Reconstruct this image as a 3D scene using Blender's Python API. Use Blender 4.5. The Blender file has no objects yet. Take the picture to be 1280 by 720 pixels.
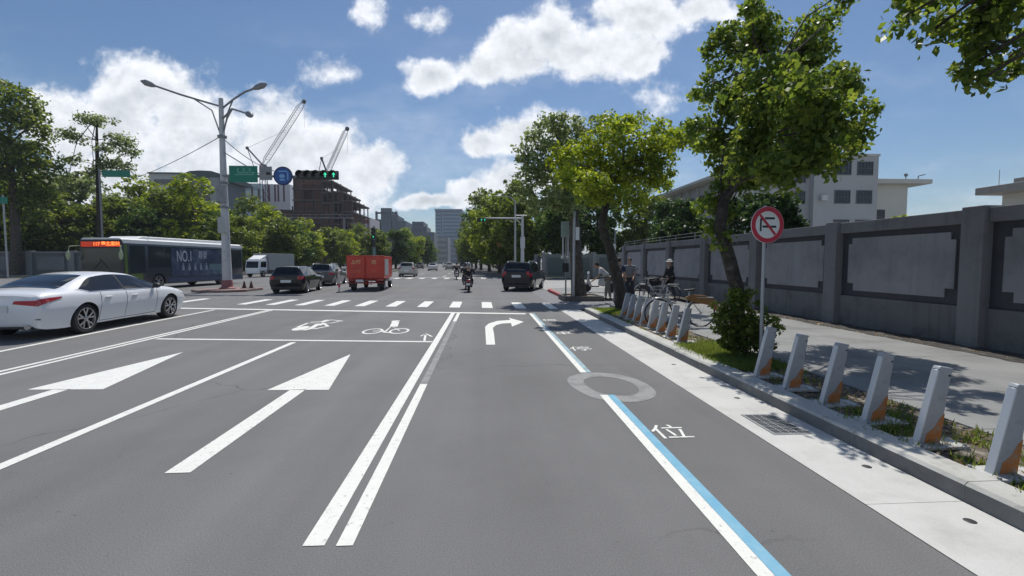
import bpy, bmesh, math, random
import numpy as np
from mathutils import Vector, Matrix
R = math.radians
S = bpy.context.scene
COL = S.collection

# ------------------------------------------------------------------ camera
F, CX, CY, H = 580.0, 640.0, 360.0, 1.70
YAW = math.atan(35/580); PITCH = R(3.2505)
cam_d = bpy.data.cameras.new('camera'); cam = bpy.data.objects.new('camera', cam_d); COL.objects.link(cam)
cam_d.sensor_width = 36; cam_d.lens = F/1280*36; cam_d.clip_end = 6000; cam_d.clip_start = 0.05
cam.location = (0, 0, H); cam.rotation_euler = (R(90)-PITCH, 0, -YAW)
S.camera = cam
_fw = Vector((math.sin(YAW)*math.cos(PITCH), math.cos(YAW)*math.cos(PITCH), -math.sin(PITCH)))
_rt = Vector((math.cos(YAW), -math.sin(YAW), 0)); _up = _rt.cross(_fw)
def ray(x, y): return _fw + _rt*((x-CX)/F) + _up*((CY-y)/F)
def at(x, y, Y):
    d = ray(x, y); t = Y/d.y
    return Vector((d.x*t, Y, H+d.z*t))
def uv(x, y):
    d = ray(x, y); return d.x/d.y, d.z/d.y

# ------------------------------------------------------------------ light
SUN = Vector((0.12, 0.54, 1.0)).normalized()
ELEV = math.asin(SUN.z); AZ = math.atan2(SUN.x, SUN.y)
sd = bpy.data.lights.new('sun', 'SUN'); so = bpy.data.objects.new('sun', sd); COL.objects.link(so)
sd.energy = 3.9; sd.angle = R(0.53); sd.color = (1.0, 0.96, 0.89)
so.rotation_euler = (-SUN).to_track_quat('-Z', 'Y').to_euler(); so.location = (0, 0, 60)
S.view_settings.view_transform = 'Standard'; S.view_settings.look = 'None'
S.view_settings.exposure = 0.0; S.view_settings.gamma = 1.0; S.view_settings.use_curve_mapping = False

world = bpy.data.worlds.new('World'); S.world = world; world.use_nodes = True
nt = world.node_tree; nt.nodes.clear()
def N(t, **kw):
    n = nt.nodes.new(t)
    for k, v in kw.items(): setattr(n, k, v)
    return n
def L(a, b): nt.links.new(a, b)
def mth(op, a, b=None, c=None, clamp=False):
    n = N('ShaderNodeMath', operation=op, use_clamp=clamp)
    for i, q in enumerate((a, b, c)):
        if q is None: continue
        if isinstance(q, (int, float)): n.inputs[i].default_value = q
        else: L(q, n.inputs[i])
    return n.outputs[0]
def vm(op, a, b=None):
    n = N('ShaderNodeVectorMath', operation=op)
    for i, q in enumerate((a, b)):
        if q is None: continue
        if isinstance(q, tuple): n.inputs[i].default_value = q
        else: L(q, n.inputs[i])
    return n
def sstep(x, a, b):
    n = N('ShaderNodeMapRange', interpolation_type='SMOOTHSTEP')
    L(x, n.inputs[0]); n.inputs[1].default_value = a; n.inputs[2].default_value = b
    return n.outputs[0]
def ramp01(x, a, b, c, d):
    n = N('ShaderNodeMapRange'); L(x, n.inputs[0])
    n.inputs[1].default_value = a; n.inputs[2].default_value = b; n.inputs[3].default_value = c; n.inputs[4].default_value = d
    return n.outputs[0]
sky = N('ShaderNodeTexSky', sky_type='NISHITA'); sky.sun_disc = False
sky.sun_elevation = ELEV; sky.sun_rotation = AZ
sky.altitude = 0; sky.air_density = 1.0; sky.dust_density = 0.6; sky.ozone_density = 3.2
tc = N('ShaderNodeTexCoord'); sep = N('ShaderNodeSeparateXYZ'); L(tc.outputs['Generated'], sep.inputs[0])
ay = mth('MAXIMUM', mth('ABSOLUTE', sep.outputs[1]), 0.06)
u_ = mth('DIVIDE', sep.outputs[0], ay); v_ = mth('DIVIDE', sep.outputs[2], ay)
cmb = N('ShaderNodeCombineXYZ'); L(u_, cmb.inputs[0]); L(v_, cmb.inputs[1])
def noise(scale, detail, vec, rough=0.55, off=None):
    n = N('ShaderNodeTexNoise'); n.inputs['Scale'].default_value = scale; n.inputs['Detail'].default_value = detail
    n.inputs['Roughness'].default_value = rough
    if off: vec = vm('ADD', vec, off).outputs[0]
    L(vec, n.inputs['Vector']); return n
def field(vec):
    w1 = noise(7.0, 5, vec, 0.6); w = vm('SUBTRACT', w1.outputs['Color'], (0.5, 0.5, 0.5)); w = vm('MULTIPLY', w.outputs[0], (0.11, 0.08, 0))
    p = vm('ADD', vec, w.outputs[0]).outputs[0]
    best = None
    for (cx, cy, rx, ry, *wt) in CLOUDS:
        a, b = uv(cx, cy); a2, _ = uv(cx+rx, cy); _, b2 = uv(cx, cy-ry)
        d = vm('SUBTRACT', p, (a, b, 0)); d = vm('MULTIPLY', d.outputs[0], (1/abs(a2-a), 1/abs(b2-b), 0))
        ln = N('ShaderNodeVectorMath', operation='LENGTH'); L(d.outputs[0], ln.inputs[0])
        q = mth('SUBTRACT', 1.0, ln.outputs['Value'])
        if wt: q = mth('MULTIPLY', q, wt[0])
        best = q if best is None else mth('SMOOTH_MAX', best, q, 0.25)
    return best
CLOUDS = [(80,158,62,60),(150,140,62,92),(185,105,50,56),(235,170,75,90),(300,215,80,70),(350,185,70,82),(410,205,60,62),(462,215,42,44),(150,225,120,50),(390,250,120,40),
          (468,8,22,26,.45),(413,86,40,24,.38),(545,92,42,30),(598,84,36,30),(645,62,50,42),(695,42,60,52),(742,62,60,46),(798,68,38,40),(800,15,70,40),(872,14,60,26),
          (606,178,40,20),(650,168,56,28),(588,240,30,20),(640,230,60,34),(540,255,60,10),(822,128,34,26,.35),(700,140,60,16,.3),(540,25,30,18,.3),
          (-250,150,200,90),(1500,150,180,70),(700,-300,260,90),(100,-420,200,80),(1250,-350,260,70)]
f0 = field(cmb.outputs[0])
n1 = noise(11.0, 9, cmb.outputs[0], 0.62, (3.1, 1.7, 0))
n2 = noise(4.0, 6, cmb.outputs[0], 0.6, (7.7, 2.2, 0))
n1b = noise(11.0, 9, cmb.outputs[0], 0.62, (3.1, 1.72, 0))
dens = mth('ADD', f0, mth('MULTIPLY', mth('SUBTRACT', n1.outputs['Fac'], 0.5), 1.5))
alpha = sstep(dens, -0.06, 0.42)
# thin high veil
nv = noise(2.2, 8, vm('MULTIPLY', cmb.outputs[0], (1.0, 2.6, 1)).outputs[0], 0.65, (1.3, 8.2, 0))
veil = mth('MULTIPLY', sstep(nv.outputs['Fac'], 0.46, 0.80), ramp01(v_, 0.08, 0.50, 0.55, 0.03))
alpha = mth('MAXIMUM', alpha, veil)
# fluffy relief: slope of the density towards the top
rel = mth('SUBTRACT', n1.outputs['Fac'], n1b.outputs['Fac'])
core = sstep(dens, 0.15, 0.95)
shade = mth('MULTIPLY', core, ramp01(n2.outputs['Fac'], 0.3, 0.7, 0.02, 0.34))
lum = mth('ADD', mth('SUBTRACT', 1.0, shade), mth('MULTIPLY', rel, 1.0))
CL = 11.4
cc = N('ShaderNodeCombineXYZ')
L(mth('MULTIPLY', mth('POWER', mth('MAXIMUM', lum, 0.3), 1.12), CL*0.955), cc.inputs[0]); L(mth('MULTIPLY', mth('POWER', mth('MAXIMUM', lum, 0.3), 1.04), CL*0.985), cc.inputs[1]); L(mth('MULTIPLY', lum, CL*1.04), cc.inputs[2])
mx = N('ShaderNodeMix', data_type='RGBA'); L(alpha, mx.inputs[0]); hsv = N('ShaderNodeHueSaturation'); hsv.inputs['Saturation'].default_value = 1.14; L(sky.outputs[0], hsv.inputs['Color']); L(hsv.outputs[0], mx.inputs[6]); L(cc.outputs[0], mx.inputs[7])
bg = N('ShaderNodeBackground'); bg.inputs[1].default_value = 0.088; L(mx.outputs[2], bg.inputs[0])
wo = N('ShaderNodeOutputWorld'); L(bg.outputs[0], wo.inputs[0])
world.cycles.sampling_method = 'MANUAL'; world.cycles.sample_map_resolution = 512
S.cycles.max_bounces = 8; S.cycles.transparent_max_bounces = 6; S.cycles.diffuse_bounces = 4

# ------------------------------------------------------------------ materials
MATS = {}
def mat(name, col=(0.5, 0.5, 0.5), rough=0.6, metal=0.0, var=0.0, scale=3.0, col2=None, mixs=None, bump=0.0, bscale=40, emit=0, coat=0, spec=0.5, speck=0.0, speck_scale=300, streak=0.0):
    """procedural principled material: base colour varied by noise, optional second colour patches, speckle and bump"""
    if name in MATS: return MATS[name]
    m = bpy.data.materials.new(name); m.use_nodes = True; t = m.node_tree; b = t.nodes['Principled BSDF']; MATS[name] = m
    b.inputs['Roughness'].default_value = rough; b.inputs['Metallic'].default_value = metal
    b.inputs['Specular IOR Level'].default_value = spec
    if coat: b.inputs['Coat Weight'].default_value = coat; b.inputs['Coat Roughness'].default_value = 0.04
    tcn = t.nodes.new('ShaderNodeTexCoord'); vec = tcn.outputs['Object']
    def nz(s, d=5, r=0.6):
        n = t.nodes.new('ShaderNodeTexNoise'); n.inputs['Scale'].default_value = s; n.inputs['Detail'].default_value = d; n.inputs['Roughness'].default_value = r
        t.links.new(vec, n.inputs['Vector']); return n.outputs['Fac']
    def mr(x, a, b_, c, d):
        n = t.nodes.new('ShaderNodeMapRange'); t.links.new(x, n.inputs[0])
        for i, q in enumerate((a, b_, c, d)): n.inputs[i+1].default_value = q
        return n.outputs[0]
    base = t.nodes.new('ShaderNodeRGB'); base.outputs[0].default_value = (*col, 1); cur = base.outputs[0]
    if col2 is not None:
        s_, lo, hi = mixs or (2.0, 0.45, 0.6)
        x = t.nodes.new('ShaderNodeMix'); x.data_type = 'RGBA'; x.inputs[7].default_value = (*col2, 1)
        t.links.new(mr(nz(s_, 8, 0.65), lo, hi, 0, 1), x.inputs[0]); t.links.new(cur, x.inputs[6]); cur = x.outputs[2]
    if var:
        h = t.nodes.new('ShaderNodeHueSaturation'); t.links.new(cur, h.inputs['Color']); t.links.new(mr(nz(scale), 0.3, 0.7, 1-var, 1+var), h.inputs['Value']); cur = h.outputs[0]
    if streak:
        mp = t.nodes.new('ShaderNodeMapping'); mp.inputs['Scale'].default_value = (7.0, 7.0, 0.35); t.links.new(vec, mp.inputs[0]); sn = t.nodes.new('ShaderNodeTexNoise'); sn.inputs['Scale'].default_value = 1.0; sn.inputs['Detail'].default_value = 5; t.links.new(mp.outputs[0], sn.inputs['Vector'])
        h = t.nodes.new('ShaderNodeHueSaturation'); t.links.new(cur, h.inputs['Color']); t.links.new(mr(sn.outputs['Fac'], 0.5, 0.72, 1.0, 1-streak), h.inputs['Value']); cur = h.outputs[0]
    if speck:
        h = t.nodes.new('ShaderNodeHueSaturation'); t.links.new(cur, h.inputs['Color']); t.links.new(mr(nz(speck_scale, 2), 0.3, 0.7, 1-speck, 1+speck), h.inputs['Value']); cur = h.outputs[0]
    t.links.new(cur, b.inputs['Base Color'])
    if bump:
        bn = t.nodes.new('ShaderNodeBump'); bn.inputs['Strength'].default_value = bump; bn.inputs['Distance'].default_value = 0.01
        t.links.new(nz(bscale, 6), bn.inputs['Height']); t.links.new(bn.outputs[0], b.inputs['Normal'])
    if emit:
        t.links.new(cur, b.inputs['Emission Color']); b.inputs['Emission Strength'].default_value = emit
    return m
def leafmat(name, c1, c2, c3):
    m = bpy.data.materials.new(name); m.use_nodes = True; t = m.node_tree; t.nodes.clear(); MATS[name] = m
    g = t.nodes.new('ShaderNodeNewGeometry'); r = t.nodes.new('ShaderNodeValToRGB')
    r.color_ramp.elements[0].color = (*c1, 1); r.color_ramp.elements[1].color = (*c3, 1); e = r.color_ramp.elements.new(0.55); e.color = (*c2, 1)
    t.links.new(g.outputs['Random Per Island'], r.inputs[0])
    tcn = t.nodes.new('ShaderNodeTexCoord'); n = t.nodes.new('ShaderNodeTexNoise'); n.inputs['Scale'].default_value = 0.9; n.inputs['Detail'].default_value = 3
    t.links.new(tcn.outputs['Object'], n.inputs['Vector'])
    mr = t.nodes.new('ShaderNodeMapRange'); t.links.new(n.outputs['Fac'], mr.inputs[0]); mr.inputs[1].default_value = 0.3; mr.inputs[2].default_value = 0.7; mr.inputs[3].default_value = 0.85; mr.inputs[4].default_value = 1.65
    hs = t.nodes.new('ShaderNodeHueSaturation'); t.links.new(r.outputs[0], hs.inputs['Color']); t.links.new(mr.outputs[0], hs.inputs['Value'])
    d = t.nodes.new('ShaderNodeBsdfPrincipled'); d.inputs['Roughness'].default_value = 0.45; d.inputs['Specular IOR Level'].default_value = 0.35
    t.links.new(hs.outputs[0], d.inputs['Base Color'])
    tr = t.nodes.new('ShaderNodeBsdfTranslucent'); h2 = t.nodes.new('ShaderNodeHueSaturation'); h2.inputs['Value'].default_value = 1.9; h2.inputs['Hue'].default_value = 0.485; h2.inputs['Saturation'].default_value = 1.1
    t.links.new(hs.outputs[0], h2.inputs['Color']); t.links.new(h2.outputs[0], tr.inputs['Color'])
    mi = t.nodes.new('ShaderNodeMixShader'); mi.inputs[0].default_value = 0.50; t.links.new(d.outputs[0], mi.inputs[1]); t.links.new(tr.outputs[0], mi.inputs[2])
    o = t.nodes.new('ShaderNodeOutputMaterial'); t.links.new(mi.outputs[0], o.inputs[0]); return m
ASPH = mat('asphalt', (0.166, 0.164, 0.164), 0.88, var=0.07, scale=0.35, col2=(0.145, 0.143, 0.143), mixs=(0.22, 0.48, 0.62), bump=0.5, bscale=90, speck=0.22, speck_scale=110)
PAINT = mat('road_paint', (0.76, 0.76, 0.71), 0.6, col2=(0.36, 0.355, 0.35), mixs=(22, 0.575, 0.69), var=0.05, scale=6, speck=0.05, speck_scale=150)
PAINTW = mat('worn_paint', (0.28, 0.28, 0.275), 0.8, col2=(0.16, 0.16, 0.165), mixs=(5, 0.45, 0.75))
PBLUE = mat('blue_paint', (0.13, 0.38, 0.55), 0.6, col2=(0.22, 0.45, 0.58), mixs=(6, 0.4, 0.7))
PBLUE2 = mat('worn_blue_paint', (0.30, 0.46, 0.52), 0.6, col2=(0.20, 0.24, 0.26), mixs=(6, 0.45, 0.7))
CONC = mat('gutter_concrete', (0.57, 0.565, 0.54), 0.85, var=0.09, scale=1.4, col2=(0.47, 0.46, 0.43), mixs=(2.5, 0.5, 0.75), bump=0.25, bscale=60, speck=0.08, speck_scale=160)
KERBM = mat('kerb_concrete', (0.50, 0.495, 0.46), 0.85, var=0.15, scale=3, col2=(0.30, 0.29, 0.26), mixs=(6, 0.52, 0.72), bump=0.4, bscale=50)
KRED = mat('red_kerb_paint', (0.42, 0.04, 0.045), 0.6, col2=(0.3, 0.14, 0.12), mixs=(8, 0.5, 0.7))
SIDE = mat('sidewalk_concrete', (0.265, 0.268, 0.262), 0.9, var=0.10, scale=1.2, col2=(0.20, 0.20, 0.195), mixs=(0.9, 0.46, 0.68), bump=0.3, bscale=60, speck=0.12, speck_scale=120)
SOIL = mat('soil', (0.12, 0.10, 0.075), 0.95, var=0.3, scale=6, col2=(0.26, 0.24, 0.20), mixs=(7, 0.52, 0.62), bump=1.0, bscale=30)
EARTH = mat('earth', (0.10, 0.105, 0.075), 0.95, var=0.2, scale=0.2)
GRASSM = leafmat('grass_blades', (0.05, 0.09, 0.015), (0.10, 0.15, 0.03), (0.20, 0.20, 0.07))
WALLM = mat('wall_render', (0.205, 0.205, 0.215), 0.9, var=0.12, scale=0.8, col2=(0.14, 0.14, 0.145), mixs=(1.6, 0.5, 0.72), bump=0.4, bscale=40, speck=0.06, speck_scale=90, streak=0.18)
WALLP = mat('wall_panel', (0.31, 0.305, 0.325), 0.95, var=0.08, scale=1.0, col2=(0.20, 0.20, 0.21), mixs=(0.9, 0.5, 0.75), bump=0.5, bscale=120, speck=0.12, speck_scale=90, streak=0.12)
WALLD = mat('dark_tile', (0.045, 0.047, 0.056), 0.6, var=0.2, scale=3)
WALLG = mat('wall_plinth', (0.17, 0.17, 0.175), 0.9, var=0.15, scale=0.9, bump=0.3, col2=(0.09, 0.09, 0.088), mixs=(1.8, 0.5, 0.7), streak=0.25)
DOCKM = mat('dock_grey', (0.40, 0.415, 0.44), 0.4, var=0.07, scale=8, col2=(0.28, 0.285, 0.30), mixs=(14, 0.55, 0.75))
ORNG = mat('dock_orange', (0.50, 0.17, 0.04), 0.6, col2=(0.36, 0.27, 0.19), mixs=(16, 0.45, 0.60))
GALV = mat('galvanised', (0.42, 0.43, 0.44), 0.45, 0.3, var=0.10, scale=3)
DGALV = mat('weathered_steel', (0.26, 0.27, 0.28), 0.55, 0.3, var=0.15, scale=3)
POLEW = mat('pole_paint', (0.55, 0.55, 0.55), 0.5, var=0.10, scale=2, col2=(0.4, 0.4, 0.4), mixs=(3, 0.55, 0.7))
BLACK = mat('black_plastic', (0.02, 0.02, 0.022), 0.5)
RUBBER = mat('rubber', (0.025, 0.025, 0.026), 0.85)
GLASS = mat('dark_glass', (0.010, 0.012, 0.015), 0.03, spec=0.45)
CHROME = mat('rim_metal', (0.5, 0.5, 0.52), 0.25, 0.9)
RED = mat('tail_red', (0.36, 0.01, 0.02), 0.15, coat=1, emit=0.06)
AMBER = mat('amber', (0.8, 0.25, 0.02), 0.2, coat=1)
LAMPW = mat('lamp_glass', (0.75, 0.76, 0.78), 0.15, coat=1)
PLATE = mat('number_plate', (0.72, 0.73, 0.72), 0.5)
WCAR = mat('white_car_paint', (0.80, 0.81, 0.83), 0.3, coat=0.8)
KCAR = mat('black_car_paint', (0.006, 0.007, 0.010), 0.22, spec=0.3, coat=0.5)
GCAR = mat('grey_car_paint', (0.10, 0.10, 0.105), 0.3, 0.3, coat=1)
BCAR = mat('beige_car_paint', (0.50, 0.48, 0.43), 0.3, coat=0.8)
NCAR = mat('navy_car_paint', (0.010, 0.012, 0.020), 0.22, spec=0.3, coat=0.6)
RTRUCK = mat('red_truck_paint', (0.60, 0.042, 0.022), 0.45, var=0.12, scale=2, coat=0.3, col2=(0.44, 0.05, 0.03), mixs=(3, 0.5, 0.75))
YEL = mat('faded_yellow', (0.72, 0.50, 0.22), 0.6)
SILV = mat('silver_panel', (0.42, 0.42, 0.42), 0.5, var=0.1)
BARK = mat('bark', (0.085, 0.07, 0.055), 0.95, var=0.35, scale=7, col2=(0.15, 0.14, 0.12), mixs=(5, 0.5, 0.7), bump=1.0, bscale=25)
BARKD = mat('dark_bark', (0.045, 0.037, 0.03), 0.95, var=0.45, scale=9, col2=(0.10, 0.09, 0.075), mixs=(8, 0.55, 0.68), bump=1.0, bscale=22)
GREENS = mat('sign_green', (0.0, 0.20, 0.13), 0.45)
BLUES = mat('sign_blue', (0.015, 0.09, 0.33), 0.4)
NAVY = mat('sign_rim', (0.01, 0.03, 0.11), 0.4)
LBLUE = mat('sign_light_blue', (0.20, 0.42, 0.72), 0.4)
WHITE = mat('white_enamel', (0.80, 0.81, 0.80), 0.5)
SIGNR = mat('sign_red', (0.55, 0.03, 0.06), 0.45)
GRN = mat('green_lamp', (0.05, 0.85, 0.45), 0.4, emit=1.0)
DARKLENS = mat('dark_lens', (0.012, 0.014, 0.014), 0.25)
LED = mat('orange_led', (1.0, 0.24, 0.05), 0.4, emit=1.6)
LEDR = mat('red_led', (0.6, 0.04, 0.01), 0.4, emit=0.35)
LF_A = leafmat('leaves_maple', (0.048, 0.082, 0.016), (0.095, 0.145, 0.027), (0.19, 0.23, 0.045))
LF_B = leafmat('leaves_yellow_green', (0.08, 0.12, 0.016), (0.16, 0.22, 0.028), (0.28, 0.31, 0.045))
LF_C = leafmat('leaves_dark', (0.02, 0.045, 0.012), (0.042, 0.08, 0.018), (0.08, 0.12, 0.026))
LF_D = leafmat('leaves_mid', (0.045, 0.075, 0.016), (0.09, 0.13, 0.025), (0.17, 0.20, 0.04))
LF_E = leafmat('leaves_grey_green', (0.08, 0.11, 0.04), (0.14, 0.18, 0.07), (0.24, 0.28, 0.13))

def roadify(m):
    # tyre-polished bands along the lanes, oil drips, hairline cracks with sealant
    t = m.node_tree; b = t.nodes['Principled BSDF']; src = b.inputs['Base Color'].links[0].from_socket; tcn = t.nodes.new('ShaderNodeTexCoord')
    def nz(scale, det, mp):
        a = t.nodes.new('ShaderNodeMapping'); a.inputs['Scale'].default_value = mp; t.links.new(tcn.outputs['Object'], a.inputs[0]); n = t.nodes.new('ShaderNodeTexNoise'); n.inputs['Scale'].default_value = scale; n.inputs['Detail'].default_value = det; t.links.new(a.outputs[0], n.inputs['Vector']); return n.outputs['Fac']
    def mr(x, a, b_, c, d):
        n = t.nodes.new('ShaderNodeMapRange'); t.links.new(x, n.inputs[0])
        for i, q in enumerate((a, b_, c, d)): n.inputs[i+1].default_value = q
        return n.outputs[0]
    def mul(a, b_):
        n = t.nodes.new('ShaderNodeMath'); n.operation = 'MULTIPLY'; t.links.new(a, n.inputs[0]); t.links.new(b_, n.inputs[1]); return n.outputs[0]
    f = mul(mr(nz(1.0, 3, (1.3, 0.03, 1)), 0.3, 0.7, 0.90, 1.10), mr(nz(1.0, 6, (1.0, 0.22, 1)), 0.62, 0.74, 1.0, 0.86))
    f = mul(f, mr(nz(14.0, 2, (1, 1, 1)), 0.73, 0.77, 1.0, 0.72))
    w = t.nodes.new('ShaderNodeTexNoise'); w.inputs['Scale'].default_value = 1.4; w.inputs['Detail'].default_value = 6; t.links.new(tcn.outputs['Object'], w.inputs['Vector'])
    mixv = t.nodes.new('ShaderNodeVectorMath'); mixv.operation = 'MULTIPLY_ADD'; t.links.new(w.outputs['Color'], mixv.inputs[0]); mixv.inputs[1].default_value = (0.9, 0.9, 0); t.links.new(tcn.outputs['Object'], mixv.inputs[2])
    v = t.nodes.new('ShaderNodeTexVoronoi'); v.feature = 'DISTANCE_TO_EDGE'; v.inputs['Scale'].default_value = 0.22; t.links.new(mixv.outputs[0], v.inputs['Vector'])
    gate = nz(0.18, 2, (1, 1, 1)); cr = mr(v.outputs['Distance'], 0.0012, 0.0035, 0.62, 1.0)
    gx = t.nodes.new('ShaderNodeMix'); gx.data_type = 'FLOAT'; t.links.new(mr(gate, 0.46, 0.54, 0, 1), gx.inputs[0]); gx.inputs[2].default_value = 1.0; t.links.new(cr, gx.inputs[3])
    f = mul(f, gx.outputs[0]); h = t.nodes.new('ShaderNodeHueSaturation'); t.links.new(src, h.inputs['Color']); t.links.new(f, h.inputs['Value']); t.links.new(h.outputs[0], b.inputs['Base Color'])
roadify(ASPH)
# ------------------------------------------------------------------ mesh tools
class MB:
    def __init__(s): s.v = []; s.f = []; s.m = []
    def add(s, vs, fs, mi=0, xf=None):
        o = len(s.v)
        for p in vs:
            p = Vector(p)
            if xf is not None: p = xf @ p
            s.v.append(tuple(p))
        for f in fs: s.f.append(tuple(o+i for i in f)); s.m.append(mi)
        return s
    def box(s, x0, x1, y0, y1, z0, z1, mi=0, xf=None):
        v = [(x0,y0,z0),(x1,y0,z0),(x1,y1,z0),(x0,y1,z0),(x0,y0,z1),(x1,y0,z1),(x1,y1,z1),(x0,y1,z1)]
        return s.add(v, [(0,3,2,1),(4,5,6,7),(0,1,5,4),(1,2,6,5),(2,3,7,6),(3,0,4,7)], mi, xf)
    def tube(s, pts, rad, n=8, mi=0, cap=True, xf=None, closed=False):
        pts = [Vector(p) for p in pts]; k = len(pts)
        if isinstance(rad, (int, float)): rad = [rad]*k
        vs = []; ref = None
        for i, p in enumerate(pts):
            if closed: d = pts[(i+1) % k]-pts[i-1]
            else: d = (pts[min(i+1, k-1)]-pts[max(i-1, 0)])
            d = d.normalized() if d.length > 1e-9 else Vector((0, 0, 1))
            if ref is None: ref = Vector((1, 0, 0)) if abs(d.x) < 0.9 else Vector((0, 1, 0))
            a = d.cross(ref).normalized(); b = d.cross(a); ref = b.cross(d)*-1 if False else ref
            for j in range(n):
                t = 2*math.pi*j/n; vs.append(p+(a*math.cos(t)+b*math.sin(t))*rad[i])
        fs = []
        for i in range(k if closed else k-1):
            i2 = (i+1) % k
            for j in range(n): fs.append((i*n+j, i*n+(j+1) % n, i2*n+(j+1) % n, i2*n+j))
        if cap and not closed: fs.append(tuple(range(n))[::-1]); fs.append(tuple((k-1)*n+j for j in range(n)))
        return s.add(vs, fs, mi, xf)
    def lathe(s, prof, n=24, mi=0, xf=None, c=(0, 0, 0), cap=True):
        """profile [(r,z)] about local z"""
        vs = [(c[0]+r*math.cos(2*math.pi*j/n), c[1]+r*math.sin(2*math.pi*j/n), c[2]+z) for r, z in prof for j in range(n)]
        fs = [(i*n+j, i*n+(j+1) % n, (i+1)*n+(j+1) % n, (i+1)*n+j) for i in range(len(prof)-1) for j in range(n)]
        if cap and prof[0][0] > 1e-6: fs.append(tuple(range(n))[::-1])
        if cap and prof[-1][0] > 1e-6: fs.append(tuple((len(prof)-1)*n+j for j in range(n)))
        return s.add(vs, fs, mi, xf)
    def sheet(s, poly, z, mi=0): return s.add([(x, y, z) for x, y in poly], [tuple(range(len(poly)))], mi)
    def prism(s, poly, a, b, axis='y', mi=0, xf=None):
        """2D polygon extruded from a to b along an axis"""
        if axis == 'y': f = lambda p, t: (p[0], t, p[1])
        elif axis == 'x': f = lambda p, t: (t, p[0], p[1])
        else: f = lambda p, t: (p[0], p[1], t)
        n = len(poly); vs = [f(p, a) for p in poly]+[f(p, b) for p in poly]
        fs = [tuple(range(n))[::-1], tuple(range(n, 2*n))]+[(i, (i+1) % n, n+(i+1) % n, n+i) for i in range(n)]
        return s.add(vs, fs, mi, xf)
    def ell(s, c, r, n=12, k=8, mi=0, xf=None):
        vs = [(c[0], c[1], c[2]-r[2])]
        for i in range(1, k):
            t = -math.pi/2+math.pi*i/k
            vs += [(c[0]+r[0]*math.cos(t)*math.cos(2*math.pi*j/n), c[1]+r[1]*math.cos(t)*math.sin(2*math.pi*j/n), c[2]+r[2]*math.sin(t)) for j in range(n)]
        vs.append((c[0], c[1], c[2]+r[2])); e = len(vs)-1
        fs = [(0, 1+(j+1) % n, 1+j) for j in range(n)]
        for i in range(k-2): fs += [(1+i*n+j, 1+i*n+(j+1) % n, 1+(i+1)*n+(j+1) % n, 1+(i+1)*n+j) for j in range(n)]
        fs += [(1+(k-2)*n+j, 1+(k-2)*n+(j+1) % n, e) for j in range(n)]
        return s.add(vs, fs, mi, xf)
    def mesh(s, name, mats, smooth=35):
        me = bpy.data.meshes.new(name); me.from_pydata(s.v, [], s.f)
        for m in (mats if isinstance(mats, (list, tuple)) else [mats]): me.materials.append(m)
        me.polygons.foreach_set('material_index', s.m)
        bm = bmesh.new(); bm.from_mesh(me); bmesh.ops.recalc_face_normals(bm, faces=bm.faces); bm.to_mesh(me); bm.free()
        if smooth: me.shade_smooth(); me.set_sharp_from_angle(angle=R(smooth))
        return me
    def build(s, name, mats, parent=None, smooth=35, bevel=0, seg=2):
        o = bpy.data.objects.new(name, s.mesh(name, mats, smooth)); COL.objects.link(o); o.parent = parent
        if bevel:
            b = o.modifiers.new('bevel', 'BEVEL'); b.width = bevel; b.segments = seg; b.limit_method = 'ANGLE'; b.angle_limit = R(40)
        return o
def tag(o, label=None, cat=None, group=None, kind=None):
    if label: o['label'] = label
    if cat: o['category'] = cat
    if group: o['group'] = group
    if kind: o['kind'] = kind
    return o
def thing(name, label, cat, loc=(0, 0, 0), rz=0, group=None):
    o = bpy.data.objects.new(name, None); COL.objects.link(o); o.location = loc; o.rotation_euler = (0, 0, rz); o.empty_display_size = 0.3
    return tag(o, label, cat, group)
def copy_tree(o, parent=None):
    c = o.copy(); COL.objects.link(c); c.parent = parent
    for ch in list(o.children): copy_tree(ch, c)
    return c
def dup(o, label, loc, rz=None, group=None, scale=None):
    c = copy_tree(o); c['label'] = label; c.location = loc
    if rz is not None: c.rotation_euler = (0, 0, rz)
    if group: c['group'] = group
    if scale: c.scale = (scale,)*3 if isinstance(scale, (int, float)) else scale
    return c
def struct(o): o['kind'] = 'structure'; return o
TEXTC = {}
def lettering(s, size, m, parent, origin, xdir=(1, 0, 0), ydir=(0, 0, 1), name='lettering', sx=1.0, thick=0, bold=0, align='CENTER', kind=None):
    c = bpy.data.curves.new('t', 'FONT'); c.body = s; c.size = size; c.align_x = align; c.align_y = 'CENTER'; c.fill_mode = 'FRONT'; c.offset = bold
    o = bpy.data.objects.new('t', c); COL.objects.link(o); dg = bpy.context.evaluated_depsgraph_get()
    me = bpy.data.meshes.new_from_object(o.evaluated_get(dg)); bpy.data.objects.remove(o)
    me.name = name; X = Vector(xdir); Yv = Vector(ydir); Z = X.cross(Yv)
    M4 = Matrix(((X.x*sx, Yv.x, Z.x, origin[0]), (X.y*sx, Yv.y, Z.y, origin[1]), (X.z*sx, Yv.z, Z.z, origin[2]), (0, 0, 0, 1)))
    me.transform(M4); me.materials.clear(); me.materials.append(m)
    for p in me.polygons: p.material_index = 0
    o = bpy.data.objects.new(name, me); COL.objects.link(o); o.parent = parent
    return o
def offset_line(pts, w):
    """ribbon polygon of width w round a polyline"""
    L_, R_ = [], []
    for i, p in enumerate(pts):
        a = Vector(pts[max(i-1, 0)]); b = Vector(pts[min(i+1, len(pts)-1)]); d = (b-a).normalized(); n = Vector((-d.y, d.x))*w/2
        L_.append(tuple(Vector(p)+n)); R_.append(tuple(Vector(p)-n))
    return L_, R_
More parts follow.
